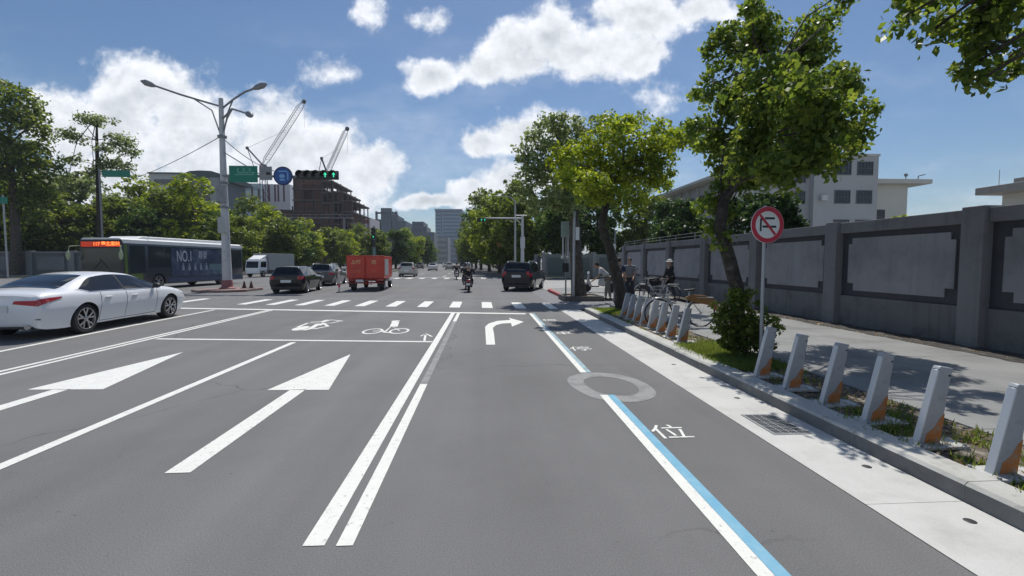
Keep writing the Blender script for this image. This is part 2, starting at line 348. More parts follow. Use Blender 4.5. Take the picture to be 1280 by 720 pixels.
def ribbon(mb, pts, w, z, mi=0):
    l, r = offset_line(pts, w)
    for i in range(len(pts)-1): mb.add([(l[i][0], l[i][1], z), (r[i][0], r[i][1], z), (r[i+1][0], r[i+1][1], z), (l[i+1][0], l[i+1][1], z)], [(0, 1, 2, 3)], mi)
# ------------------------------------------------------------------ ground, roads, kerbs
ZS = 0.13
def st(name, mb, m, **k): o = mb.build(name, m, **k); return struct(o)
st('ground', MB().sheet([(-2500, -300), (2500, -300), (2500, 5000), (-2500, 5000)], -0.03), EARTH, smooth=0)
def grid_sheet(mb, x0, x1, y0, y1, z):
    mb.add([(x0, y0, z), (x1, y0, z), (x1, y1, z), (x0, y1, z)], [(0, 1, 2, 3)])
mb = MB(); grid_sheet(mb, -34, 2.66, -40, 27, 0); grid_sheet(mb, -160, 3.7, 27, 50, 0)
mb.add([(-34, 50, 0), (1.5, 50, 0), (-1.6, 80, 0), (-9, 190, 0), (-52, 800, 0), (-92, 800, 0), (-34, 80, 0)], [(0, 1, 2, 3, 4, 5, 6)])
st('road', mb, ASPH, smooth=0)
mb = MB(); grid_sheet(mb, 3.7, 60, 27.6, 44.5, 0.0); st('side_street', mb, mat('bright_concrete', (0.36, 0.355, 0.34), 0.9, var=0.08, scale=0.6, speck=0.1, speck_scale=60), smooth=0)
# gutter strip, in long cast panels with thin joints
mb = MB(); ys = [-12 + 3.0*i for i in range(11)]
for i in range(10):
    y0, y1 = ys[i]+0.002, min(ys[i+1]-0.002, 16.2)
    if i == 5:  # the panel with the grate cut out (3.0 .. 6.0)
        gy0, gy1, gx0, gx1 = 4.29, 4.90, 2.83, 3.23
        for (a, b, c, d) in ((2.66, 3.38, y0, gy0), (2.66, 3.38, gy1, y1), (2.66, gx0, gy0, gy1), (gx1, 3.38, gy0, gy1)): grid_sheet(mb, a, b, c, d, 0.005)
    else: grid_sheet(mb, 2.66, 3.38, y0, y1, 0.005)
st('gutter', mb, CONC, smooth=0)
mb = MB(); grid_sheet(mb, 2.62, 3.40, -12, 16.4, -0.012); st('gutter_bed', mb, mat('joint_dirt', (0.10, 0.095, 0.085), 0.95), smooth=0)
mb = MB(); grid_sheet(mb, 2.66, 9.0, 16.2, 19.5, 0.012); grid_sheet(mb, 2.66, 3.7, 19.5, 27.6, 0.002)
st('crossing_ramp', mb, mat('ramp_paving', (0.20, 0.20, 0.21), 0.9, var=0.1, scale=2, speck=0.15, speck_scale=60), smooth=0)
# near kerb: precast lengths
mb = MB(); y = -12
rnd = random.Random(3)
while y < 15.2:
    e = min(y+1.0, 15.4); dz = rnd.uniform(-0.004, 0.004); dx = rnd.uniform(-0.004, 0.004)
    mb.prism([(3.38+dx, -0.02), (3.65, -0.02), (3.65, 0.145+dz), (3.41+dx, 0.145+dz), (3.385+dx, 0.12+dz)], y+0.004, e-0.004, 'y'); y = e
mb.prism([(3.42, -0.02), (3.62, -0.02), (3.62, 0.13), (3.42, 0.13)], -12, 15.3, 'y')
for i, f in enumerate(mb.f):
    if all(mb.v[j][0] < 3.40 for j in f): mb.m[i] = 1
st('kerb', mb, [KERBM, mat('kerb_face', (0.17, 0.17, 0.165), 0.9, var=0.2, scale=4, col2=(0.26, 0.255, 0.24), mixs=(5, 0.55, 0.75), bump=0.3)], smooth=20)  # road-side face: its shade is put into a darker, grimy colour
# red painted kerb at the corner
mb = MB(); pts = [(3.7, 19.5), (3.7, 26.0)] + [(5.3-1.6*math.cos(t), 26.0+1.6*math.sin(t)) for t in [R(a) for a in range(10, 91, 10)]]+[(12, 27.6), (60, 27.6)]
l, r = offset_line(pts, 0.16)
for k, (a, b) in enumerate(zip(range(len(pts)-1), range(1, len(pts)))):
    mb.add([(l[a][0], l[a][1], 0), (r[a][0], r[a][1], 0), (r[b][0], r[b][1], 0), (l[b][0], l[b][1], 0), (l[a][0], l[a][1], 0.14), (r[a][0], r[a][1], 0.14), (r[b][0], r[b][1], 0.14), (l[b][0], l[b][1], 0.14)],
           [(0, 1, 5, 4), (1, 2, 6, 5), (2, 3, 7, 6), (3, 0, 4, 7), (4, 5, 6, 7)], 0 if k < 4 else 1)
st('corner_kerb', mb, [KRED, KERBM], smooth=0)
# sidewalk, planting strip
mb = MB()
for i in range(9):  # cast bays with joints
    y0 = -12+3.2*i; mb.box(4.62, 8.45, y0+0.006, y0+3.194, 0, ZS)
mb.box(8.45, 60, -12, 16.2, 0, ZS-0.006)
mb.add([(p[0], p[1], ZS) for p in [(3.78, 19.5), (3.78, 26.0)] + [(5.3-1.5*math.cos(t), 26.0+1.5*math.sin(t)) for t in [R(a) for a in range(10, 91, 10)]]+[(12, 27.5), (60, 27.5), (60, 16.2), (9.0, 16.2), (9.0, 19.5)]], [tuple(range(15))][:1]) if False else None
poly = [(3.78, 19.5), (3.78, 26.0)] + [(5.3-1.5*math.cos(t), 26.0+1.5*math.sin(t)) for t in [R(a) for a in range(10, 91, 10)]]+[(60, 27.5), (60, 16.2), (9.0, 16.2), (9.0, 19.5)]
mb.prism(poly, 0, ZS, 'z')
st('sidewalk', mb, SIDE, smooth=0)
mb = MB(); NX, NY = 8, 220; rnd = random.Random(5)
vs = []
for j in range(NY+1):
    for i in range(NX+1):
        z = ZS-0.015+rnd.uniform(-0.012, 0.016); x = 3.645+0.985*i/NX
        vs.append((x, -12+27.4*j/NY, z))
mb.add(vs, [(j*(NX+1)+i, j*(NX+1)+i+1, (j+1)*(NX+1)+i+1, (j+1)*(NX+1)+i) for j in range(NY) for i in range(NX)])
mb.box(3.60, 4.63, 15.3, 15.4, 0, ZS-0.01)
st('planting_strip', mb, SOIL, smooth=60)
mb = MB(); vs = []; NX = 5
for j in range(NY+1):
    for i in range(NX+1): vs.append((8.30+0.75*i/NX+ (0.05*rnd.uniform(-1, 1) if i == 0 else 0), -12+43*j/NY, ZS+0.006+(rnd.uniform(0, 0.03) if i else 0)))
mb.add(vs, [(j*(NX+1)+i, j*(NX+1)+i+1, (j+1)*(NX+1)+i+1, (j+1)*(NX+1)+i) for j in range(NY) for i in range(NX)])
st('wall_foot_soil', mb, mat('dark_litter', (0.05, 0.045, 0.04), 0.95, var=0.4, scale=8, col2=(0.11, 0.10, 0.085), mixs=(10, 0.5, 0.65)), smooth=60)
# far pavements and blocks
mb = MB()
mb.prism([(1.5, 50), (60, 50), (60, 300), (-14, 300), (-9, 190), (-1.6, 80)], 0, 0.13, 'z'); st('far_pavement', mb, mat('far_paving', (0.13, 0.13, 0.125), 0.9, var=0.1, scale=0.5), smooth=0)
mb = MB(); mb.prism([(-16.5, 56), (-13.5, 56), (-20, 150), (-45, 500), (-49, 500), (-24, 150)], 0, 0.15, 'z'); st('median', mb, EARTH, smooth=0)
mb = MB(); mb.prism([(-34, 56), (-34, 80), (-92, 800), (-400, 800), (-400, 56)], 0, 0.13, 'z'); mb.box(-160, -36, -40, 26, 0, 0.13); st('left_pavement', mb, mat('left_paving', (0.22, 0.22, 0.21), 0.9, var=0.1, scale=0.5), smooth=0)
mb = MB(); mb.prism([(-16.4, 27.0), (-15.6, 26.3), (-14.2, 26.3), (-13.4, 27.0), (-13.4, 29.0), (-14.2, 29.7), (-15.6, 29.7), (-16.4, 29.0)], 0, 0.13, 'z')
st('traffic_island', mb, mat('island_paint', (0.26, 0.13, 0.11), 0.8, col2=(0.22, 0.21, 0.20), mixs=(3, 0.42, 0.6)), bevel=0.02)

# ------------------------------------------------------------------ road markings
Z1 = 0.004
mb = MB()
def rect(x0, x1, y0, y1, m=0, mbx=None): grid_sheet(mbx or mb, x0, x1, y0, y1, Z1)
def mark(name): 
    global mb
    o = st(name, mb, [PAINT, PAINTW, PBLUE, PBLUE2], smooth=0); mb = MB(); return o
# right double line: long one, short near one, worn gap, far piece
rect(-1.09, -0.96, 2.75, 15.35); rect(-0.89, -0.79, 2.74, 6.43); rect(-0.89, -0.79, 13.2, 15.3)
mb.add([(-0.89, 6.45, Z1), (-0.79, 6.45, Z1), (-0.79, 13.18, Z1), (-0.89, 13.18, Z1)], [(0, 1, 2, 3)], 1)
rect(-4.07, -3.95, 1.0, 9.96)
ribbon(mb, [(-7.26, 1), (-7.28, 7.4), (-7.42, 16.9)], 0.10, Z1); ribbon(mb, [(-7.46, 1), (-7.48, 7.4), (-7.56, 16.9)], 0.10, Z1)
ribbon(mb, [(-9.05, 3), (-9.15, 9.2), (-9.32, 12.2), (-9.5, 16.9)], 0.12, Z1)
mark('lane_line')
ribbon(mb, [(-11.9, 17.75), (-11.0, 17.55), (1.35, 14.98)], 0.30, Z1+0.001); ribbon(mb, [(-22, 19.9), (-12.2, 17.8)], 0.30, Z1+0.001)
mark('stop_line')
ribbon(mb, [(-7.2, 10.58), (-1.1, 9.84)], 0.13, Z1+0.001); mark('waiting_box_line')
# white and pale blue kerbside line, broken where it was ground away
def q(x0, x1, y0, y1, mi): mb.add([(x0, y0, Z1), (x1, y0, Z1), (x1, y1, Z1), (x0, y1, Z1)], [(0, 1, 2, 3)], mi)
q(1.47, 1.565, 0.3, 5.75, 0); q(1.567, 1.655, 0.3, 5.75, 2); q(1.47, 1.565, 6.95, 15.1, 0); q(1.567, 1.64, 6.95, 15.1, 3)
mark('parking_edge_line')
# patch where a line was removed: faded ring
pr = [(1.16, 6.31), (1.22, 6.72), (1.59, 6.98), (2.0, 6.85), (2.24, 6.47), (2.27, 6.0), (2.19, 5.67), (1.95, 5.45), (1.69, 5.43), (1.40, 5.55), (1.25, 5.85)]
cx_, cy_ = 1.75, 6.2
def chaikin(p):
    o = []
    for i in range(len(p)):
        a, b = p[i], p[(i+1) % len(p)]; o += [(a[0]*.75+b[0]*.25, a[1]*.75+b[1]*.25), (a[0]*.25+b[0]*.75, a[1]*.25+b[1]*.75)]
    return o
pr = chaikin(chaikin(chaikin(pr)))
inn = [(cx_+(x-cx_)*0.62, cy_+(y-cy_)*0.66) for x, y in pr]; n = len(pr)
mb.add([(x, y, 0.003) for x, y in pr]+[(x, y, 0.003) for x, y in inn], [(i, (i+1) % n, n+(i+1) % n, n+i) for i in range(n)], 1)
mark('removed_marking')
# straight arrows
def arrow(px, py, hl, hr, hy, tipx, tipy, sw0, sw1, y0):
    mb.add([(hl, hy, Z1), (hr, hy-0.04, Z1), (tipx, tipy, Z1)], [(0, 1, 2)]); mb.add([(sw0, y0, Z1), (sw1, y0, Z1), (sw1, hy, Z1), (sw0, hy, Z1)], [(0, 1, 2, 3)])
arrow(0, 0, -2.87, -2.06, 6.24, -2.45, 8.6, -2.57, -2.37, 3.8)
arrow(0, 0, -6.06, -5.07, 6.45, -5.65, 9.0, -5.72, -5.52, 3.9)
mark('straight_arrow')
tp = [(607.7, 431), (618.9, 431), (617.5, 417.8), (616, 410), (620, 406.6), (628, 404.5), (638.8, 404), (640, 408.5), (654.7, 402.4), (636, 397.4), (638, 400), (621.5, 401.3), (611, 404.5), (606.4, 408.5)]
def gp(x, y):
    d = ray(x, y); t = -H/d.z; return (d.x*t, d.y*t)
P = [gp(*p) for p in tp]
mb.add([(x, y, Z1) for x, y in P], [(0, 1, 2, 13), (2, 3, 12, 13), (3, 4, 11, 12), (4, 5, 11), (5, 6, 10, 11), (6, 7, 8, 9, 10)]); mark('turn_arrow')
# crosswalk bars
def cwy(x): return 17.05-0.205*x
for k in range(-8, 4):
    x = 1.22*k+0.12; w = 0.40
    if k > 1: mi = 0
    y0 = cwy(x); mb.add([(x-w/2, y0, Z1), (x+w/2, y0-0.08, Z1), (x+w/2-0.02, y0+2.4, Z1), (x-w/2-0.02, y0+2.5, Z1)], [(0, 1, 2, 3)], 0)
ribbon(mb, [(-14, 23.0), (1.9, 19.85)], 0.14, Z1, 1)
ribbon(mb, [(-30, 26.2), (-14.2, 23.1)], 0.14, Z1, 1)
for k in range(-19, -9):
    x = 1.27*k; y0 = cwy(x); mb.add([(x-0.2, y0, Z1), (x+0.2, y0-0.08, Z1), (x+0.18, y0+2.4, Z1), (x-0.22, y0+2.5, Z1)], [(0, 1, 2, 3)], 0)
mark('crosswalk')
for k in range(-8, 2): mb.add([(k*1.25-0.3, 46.5, Z1), (k*1.25+0.2, 46.5, Z1), (k*1.25+0.2, 49.0, Z1), (k*1.25-0.3, 49.0, Z1)], [(0, 1, 2, 3)], 0)
rect(-12, 1.4, 50.2, 50.6)
mark('far_crosswalk')
for (X0, X1) in ((-4.6, -7.6), (-8.2, -12.5)):
    for i in range(22):
        t0 = 52+12*i; f = lambda t: X0+(X1-X0)*(t-52)/100-0.0
        rect(f(t0)-0.06, f(t0)+0.06, t0, t0+5)
mark('far_lane_line')
# motorcycle and bicycle symbols in the waiting box
def blob(c, rx, ry, n=14, mi=0, rot=0): 
    vs = [(c[0]+rx*math.cos(t)*math.cos(rot)-ry*math.sin(t)*math.sin(rot), c[1]+rx*math.cos(t)*math.sin(rot)+ry*math.sin(t)*math.cos(rot), Z1) for t in [2*math.pi*i/n for i in range(n)]]
    mb.add(vs, [tuple(range(n))], mi)
def ring2(c, rx, ry, w, n=22, z=Z1):
    vs = [];
    for k in (1, 0):
        for i in range(n):
            t = 2*math.pi*i/n; vs.append((c[0]+(rx-(0 if k else w))*math.cos(t), c[1]+(ry-(0 if k else w*1.8))*math.sin(t), z))
    mb.add(vs, [(i, (i+1) % n, n+(i+1) % n, n+i) for i in range(n)])
ring2((-2.72, 11.45), 0.24, 0.45, 0.055); ring2((-2.08, 11.45), 0.24, 0.45, 0.055)
ribbon(mb, [(-2.72, 11.45), (-2.5, 11.5), (-2.4, 11.3)], 0.09, Z1+.0005); ribbon(mb, [(-2.4, 11.35), gp(489, 408), (-2.08, 11.5)], 0.05, Z1+.0006); ribbon(mb, [(-2.42, 11.25), (-2.20, 11.15)], 0.1, Z1+.0007)
mb.add([(*gp(*p_), Z1+.0008) for p_ in ((487, 408.5), (497, 408.5), (499, 402.6), (490, 402.6))], [(0, 1, 2, 3)]); blob(gp(494.5, 401.6), 0.12, 0.17)
blob((-2.6, 12.2), 0.0, 0)
mark('bicycle_symbol')
# motorcycle with rider seen from the side, leaning strokes
for (px, py, rx, ry) in ((376, 410.5, 4.5, 2.3),): blob(gp(px, py), 0.17, 0.40)
for pl, w in (([(372, 409), (385, 404), (400, 404)], 0.13), ([(379, 413), (388, 411), (398, 405)], 0.20), ([(392, 411.5), (402, 409.5), (410, 408), (404, 404)], 0.13), ([(388, 403), (402, 402), (410, 400)], 0.15), ([(402, 404), (414, 404), (424, 402)], 0.12), ([(402, 403), (414, 400), (428, 401.5)], 0.16), ([(398, 407), (404, 404.5)], 0.2)):
    ribbon(mb, [gp(*p) for p in pl], w*.68, Z1+0.0003*(1+random.Random(str(pl)).random()*3))
mark('motorcycle_symbol')
ribbon(mb, [gp(530.5, 426.4), gp(531.8, 419)], 0.05, Z1+.001); ribbon(mb, [gp(526, 420.5), gp(532, 417.2), gp(540, 421)], 0.06, Z1+.0015); mark('small_arrow')
struct(lettering('位', 0.40, PAINT, None, (1.85, 4.42, Z1+.001), (1, 0, 0), (0, 1, 0), 'road_lettering', bold=0.0))
for ch, y, x in (('停', 8.85, 1.88), ('車', 10.85, 1.88), ('機', 13.3, 1.9)):
    struct(lettering(ch, 0.46, PAINT, None, (x, y, Z1+.001), (1, 0, 0), (0, 1, 0), 'road_lettering', bold=0.0))
# small repairs / fine cracks in the gutter, drain holes
for i, (x, y) in enumerate([(3.14, 5.51), (3.16, 3.57), (3.17, 2.76), (3.12, 7.4)]):
    mb = MB(); mb.lathe([(0.001, 0.0085), (0.028, 0.0085), (0.034, 0.007), (0.036, 0.0052)], 14, 0, None, (x, y, 0)); o = mb.build('drain_hole', BLACK)
    tag(o, ['small dark drain hole in the gutter strip just beyond the steel grate', 'small dark drain hole in the gutter nearer than the steel grate', 'nearest small drain hole in the gutter, close to the bottom right corner', 'small drain hole in the gutter beside the bush, farthest from the camera'][i], 'drain hole', 'drain holes in the gutter')
mb = MB()
mb.box(2.835, 3.225, 4.295, 4.325, -0.01, 0.008); mb.box(2.835, 3.225, 4.865, 4.895, -0.01, 0.008); mb.box(2.835, 2.865, 4.325, 4.865, -0.01, 0.008); mb.box(3.195, 3.225, 4.325, 4.865, -0.01, 0.008)
for i in range(13): y = 4.345+i*0.0405; mb.box(2.865, 3.195, y, y+0.012, -0.01, 0.007)
for i in range(3): x = 2.945+i*0.08; mb.box(x, x+0.01, 4.325, 4.865, -0.009, 0.006)
tag(mb.build('drain_grate', DGALV), 'rectangular steel drain grate set in the pale gutter strip', 'drain grate')

# ------------------------------------------------------------------ long boundary wall on the right
XW = 8.9
wall = thing('boundary_wall', 'long grey rendered wall with pillars and dark tiled frames along the sidewalk', 'wall', (0, 0, 0))
cols = [-6.9, -3.2, 0.5, 4.2, 7.95, 11.4, 14.85, 18.4, 22.0, 25.6, 29.2]
for i in range(len(cols)-1):
    a, b = cols[i]+0.2, cols[i+1]-0.2; c0, c1 = a+0.02, b-0.02; m_ = 0.33
    mb = MB(); mb.box(XW+0.16, XW+0.30, a, b, ZS-0.02, 2.62); mb.build('wall_backing', WALLM, wall, smooth=0)
    mb = MB(); mb.box(XW+0.08, XW+0.162, a, b, ZS, 0.86); mb.build('plinth', WALLG, wall, smooth=0)
    mb = MB(); mb.box(XW+0.13, XW+0.163, a, b, 0.863, 2.40); mb.build('dark_frame', WALLD, wall, smooth=0)
    # pale panel with stepped corners
    z0, z1 = 1.00, 2.27; s = 0.18; t = 0.11
    poly = [(c0+m_*.6+s, z0), (c1-m_*.6-s, z0), (c1-m_*.6-s, z0+t*1.6), (c1-m_*.6, z0+t*1.6), (c1-m_*.6, z1-t*1.3), (c1-m_*.6-s*.6, z1-t*1.3), (c1-m_*.6-s*.6, z1), (c0+m_*.6+s*.6, z1), (c0+m_*.6+s*.6, z1-t*1.3), (c0+m_*.6, z1-t*1.3), (c0+m_*.6, z0+t*1.6), (c0+m_*.6+s, z0+t*1.6)]
    mb = MB(); mb.prism(poly, XW+0.10, XW+0.1335, 'x'); mb.build('panel', WALLP, wall, smooth=0)
    mb = MB(); mb.box(XW+0.03, XW+0.32, a, b, 2.403, 2.66); mb.build('cap_beam', WALLM, wall, smooth=0, bevel=0.01)
for c in cols:
    mb = MB(); mb.box(XW-0.06, XW+0.34, c-0.198, c+0.198, ZS-0.02, 2.70); mb.build('pillar', WALLM, wall, smooth=0, bevel=0.012)
mb = MB(); 
for k in range(7): y = 17.5+k*2; mb.tube([(XW+0.15, y, 2.66), (XW+0.15, y, 2.95)], 0.012, 6)
for z in (2.80, 2.94): mb.tube([(XW+0.15, 17.5, z), (XW+0.15, 29.6, z)], 0.008, 5)
mb.build('top_wire', GALV, wall)
# ------------------------------------------------------------------ far walls
fw = thing('garden_wall', 'greenish grey panel wall facing the side street beyond the dark jeep', 'wall', (0, 0, 0))
mb = MB(); mb.box(5.9, 26, 46.2, 46.4, 0.1, 2.45); mb.build('wall_backing', mat('green_grey_wall', (0.17, 0.20, 0.185), 0.9, var=0.15, scale=1), fw, smooth=0)
for x in (5.8, 8.3, 10.9, 13.5, 16, 19, 22, 25.6): MB().box(x, x+0.35, 46.08, 46.45, 0.1, 2.65).build('pillar', mat('pale_pillar', (0.24, 0.25, 0.24), 0.9, var=0.1), fw, smooth=0)
for x in (6.4, 9.0, 11.6, 14.2): MB().box(x, x+1.6, 46.15, 46.198, 0.35, 2.1).build('panel', mat('wall_grille', (0.09, 0.12, 0.11), 0.8), fw, smooth=0)
fw = thing('park_wall', 'low dark wall running away under the right-hand row of trees', 'wall', (0, 0, 0))
MB().prism([(5.4, 46.5), (5.7, 46.5), (3.0, 110), (2.7, 110)], 0.1, 2.2, 'z').build('wall_body', mat('dark_park_wall', (0.07, 0.08, 0.08), 0.9, var=0.2), fw, smooth=0)
for k in range(12): y = 47+k*5.2; x = 5.3-2.7*(y-46.5)/63.5; MB().box(x-0.15, x+0.25, y, y+0.4, 0.1, 2.45).build('pillar', mat('pale_pillar'), fw, smooth=0)
lw = thing('campus_wall', 'grey concrete wall with pillars and dark panels behind the white car', 'wall', (0, 0, 0))
MB().box(-110, -34, 58.0, 58.3, 0.1, 2.7).build('wall_body', mat('left_wall', (0.15, 0.15, 0.155), 0.9, var=0.15, scale=0.5), lw, smooth=0)
for k in range(17): x = -110+k*4.7; MB().box(x, x+0.7, 57.75, 58.35, 0.1, 3.0).build('pillar', mat('left_wall_pillar', (0.24, 0.24, 0.24), 0.9, var=0.1), lw, smooth=0); MB().box(x+1.1, x+4.2, 57.9, 57.99, 0.7, 2.3).build('panel', mat('left_wall_panel', (0.20, 0.20, 0.205), 0.9, var=0.15, scale=0.6), lw, smooth=0)
MB().box(-110, -34, 57.9, 58.4, 2.703, 2.9).build('coping', mat('left_wall_pillar'), lw, smooth=0)

# ------------------------------------------------------------------ buildings
def px_box(mbx, x0, x1, yt, yb, Y, dep, mi=0):
    a = at(x0, yt, Y); b = at(x1, yb, Y); mbx.box(a.x, b.x, Y, Y+dep, max(b.z, 0), a.z, mi); return a.x, b.x, max(b.z, 0), a.z
def windows(par, face, u0, u1, n, zs, w, h, pos, mframe, mglass, depth=0.12, bars=True):
    """rows of framed windows on a vertical face; face 'y' looks to -Y at y=pos, face 'x' looks to -X at x=pos"""
    for z in zs:
        for k in range(n):
            u = u0+(u1-u0)*(k+0.5)/n
            def bx(mbx, a, b, c, d, e, f):
                if face == 'y': mbx.box(a, b, pos-e, pos-f, c, d)
                else: mbx.box(pos-e, pos-f, a, b, c, d)
            m1 = MB(); t = 0.06
            bx(m1, u-w/2-t, u+w/2+t, z-t, z, 0.08, -0.02); bx(m1, u-w/2-t, u+w/2+t, z+h, z+h+t, 0.08, -0.02); bx(m1, u-w/2-t, u-w/2, z, z+h, 0.08, -0.02); bx(m1, u+w/2, u+w/2+t, z, z+h, 0.08, -0.02)
            fr = m1.build('window', mframe, par, smooth=0)
            m2 = MB(); bx(m2, u-w/2, u+w/2, z, z+h, 0.02, -0.01); m2.build('pane', mglass, fr, smooth=0)
            if bars:
                m3 = MB()
                for q_ in range(1, 5): bx(m3, u-w/2+w*q_/5-0.015, u-w/2+w*q_/5+0.015, z, z+h, 0.06, 0.03)
                bx(m3, u-w/2, u+w/2, z+h*0.5, z+h*0.5+0.03, 0.061, 0.031)
                m3.build('window_bars', mframe, fr, smooth=0)
WB = mat('white_building', (0.43, 0.43, 0.43), 0.85, var=0.06, scale=0.3, col2=(0.40, 0.40, 0.39), mixs=(0.6, 0.5, 0.8))
WB2 = mat('cream_building', (0.56, 0.55, 0.50), 0.85, var=0.05, scale=0.3)
WF = mat('window_frame', (0.16, 0.16, 0.17), 0.6); PANE = mat('window_pane', (0.035, 0.04, 0.045), 0.1)
b1 = thing('white_building', 'white office block with barred windows and a long lower wing behind the wall', 'building', (38, 52, 0))
def sub(name, mbx, m, par, **k):
    mbx.v = [(v[0]-par.location.x, v[1]-par.location.y, v[2]-par.location.z) for v in mbx.v]; return mbx.build(name, m, par, **k)
def wsub(par, *a, **k):
    old = set(bpy.data.objects); windows(par, *a, **k)
    for o in set(bpy.data.objects)-old:
        if o.parent == par: 
            o.location = tuple(-c for c in par.location)
sub('wall', MB().box(35.9, 43.2, 49, 61, 0, 13.2), WB, b1, smooth=0)
sub('roof_parapet', MB().box(35.8, 43.3, 48.9, 61.1, 13.2, 13.45), WB2, b1, smooth=0)
sub('stair_block', MB().box(33.6, 35.898, 49.6, 60, 0, 12.2), mat('grey_building', (0.33, 0.33, 0.34), 0.85, var=0.05), b1, smooth=0)
sub('side_wing', MB().box(43.202, 48.6, 51, 62, 0, 10.5), WB2, b1, smooth=0)
sub('side_wing_eave', MB().box(43.202, 50.6, 50.0, 62.5, 10.5, 11.0), WB2, b1, smooth=0, bevel=0.05)
sub('rear_wing', MB().prism([(25.6, 47), (33.598, 50), (33.598, 66), (25.6, 66)], 0, 10.6, 'z'), WB, b1, smooth=0)
sub('rear_wing_eave', MB().prism([(24.2, 46), (33.5, 49.0), (33.5, 67), (24.2, 67)], 10.6, 10.95, 'z'), WB2, b1, smooth=0, bevel=0.05)
wsub(b1, 'y', 37.9, 42.9, 2, (4.9, 8.1, 11.2), 1.7, 1.35, 49, WF, PANE)
wsub(b1, 'y', 33.8, 35.7, 1, (5.0, 8.1, 10.4), 1.1, 1.3, 49.6, WF, PANE)
wsub(b1, 'y', 44.2, 46.6, 1, (6.0,), 0.9, 1.6, 51, WF, PANE)
wsub(b1, 'x', 50, 65, 6, (4.9, 8.0), 1.2, 1.4, 25.6, WF, PANE)
for k in range(7): sub('pilaster', MB().box(25.3, 25.598, 49.2+k*2.5, 49.55+k*2.5, 0, 10.6), WB, b1, smooth=0)
mb = MB(); mb.tube([(49.8, 51, 11.0), (49.8, 51, 11.5), (50.6, 51, 11.7)], 0.06, 6); mb.tube([(48.3, 51, 11.0), (48.3, 51, 11.6)], 0.05, 6); mb.ell((48.3, 51, 11.6), (0.25, 0.1, 0.2)); sub('roof_lamp', mb, WF, b1)
sub('air_conditioner', MB().box(36.5, 37.2, 48.5, 48.88, 8.3, 8.9), POLEW, b1, smooth=0, bevel=0.03)
b2 = thing('low_house', 'low house with a flat overhanging concrete roof and thin aerials behind the wall', 'house', (33, 27, 0))
sub('wall', MB().box(32.5, 46, 24.8, 27.5, 0, 5.9), WB2, b2, smooth=0); sub('roof_slab', MB().box(31.2, 47, 24.0, 28, 5.9, 6.35), mat('roof_concrete', (0.30, 0.28, 0.25), 0.9, var=0.1), b2, smooth=0, bevel=0.03)
sub('upper_roof', MB().box(33.2, 46, 24.6, 27.5, 6.35, 6.9), mat('roof_concrete'), b2, smooth=0)
for (x, y, h_) in ((31.4, 26.8, .9), (31.6, 25.6, 0.6), (31.8, 25, 0.8), (32.6, 24.6, 2.6), (33.0, 24.5, 1.8)): sub('aerial', MB().tube([(x, y, 6.3), (x, y, 6.4+h_)], 0.018, 6), GALV, b2)
wsub(b2, 'x', 25, 27.4, 1, (1.2, 3.9), 1.3, 1.1, 32.5, WF, PANE)

# left: building with dark curved roof behind the trees
b3 = thing('office_block', 'grey block with a dark green curved roof behind the trees left of the lamp post', 'building', (-90, 130, 0))
mb = MB(); x0, x1, z0, z1 = px_box(mb, 226, 276, 224, 300, 130, 14); sub('wall', mb, mat('office_grey', (0.16, 0.18, 0.19), 0.7, var=0.1, scale=0.1), b3, smooth=0)
mb = MB(); a = at(224, 219, 129.5); b = at(250, 213, 129.5); c = at(278, 218, 129.5); mb.prism([(a.x, a.z-1.3), (a.x, a.z), ((a.x+b.x)/2, b.z-0.2), (b.x, b.z), ((c.x+b.x)/2, b.z-0.1), (c.x, c.z), (c.x, c.z-1.3)], 129.4, 145, 'y'); sub('roof', mb, mat('dark_green_roof', (0.05, 0.075, 0.075), 0.5), b3)
mb = MB()
for k in range(5): mb.box(x0+1.0, x1-1.0, 129.93, 129.995, z1-2.2-k*3.3, z1-0.9-k*3.3)
sub('window', mb, PANE, b3, smooth=0)
mb = MB(); px_box(mb, 262, 276, 222, 300, 129.2, 0.78); sub('stair_panel', mb, mat('pale_stair', (0.30, 0.31, 0.32), 0.8), b3, smooth=0)
b4 = thing('cream_block', 'pale cream block with a flat roof far behind the left-hand trees', 'building', (-90, 160, 0))
mb = MB(); x0, x1, z0, z1 = px_box(mb, 186, 226, 217, 300, 160, 16); sub('wall', mb, mat('pale_block', (0.46, 0.47, 0.46), 0.8, var=0.05), b4, smooth=0)
mb = MB(); px_box(mb, 184, 228, 215, 217, 159.4, 17); sub('roof', mb, mat('dark_green_roof'), b4, smooth=0)
mb = MB()
for k in range(4): mb.box(x0+1.5, x1-1.5, 159.93, 159.995, z1-3.6-k*3.6, z1-1.8-k*3.6)
sub('window', mb, PANE, b4, smooth=0)

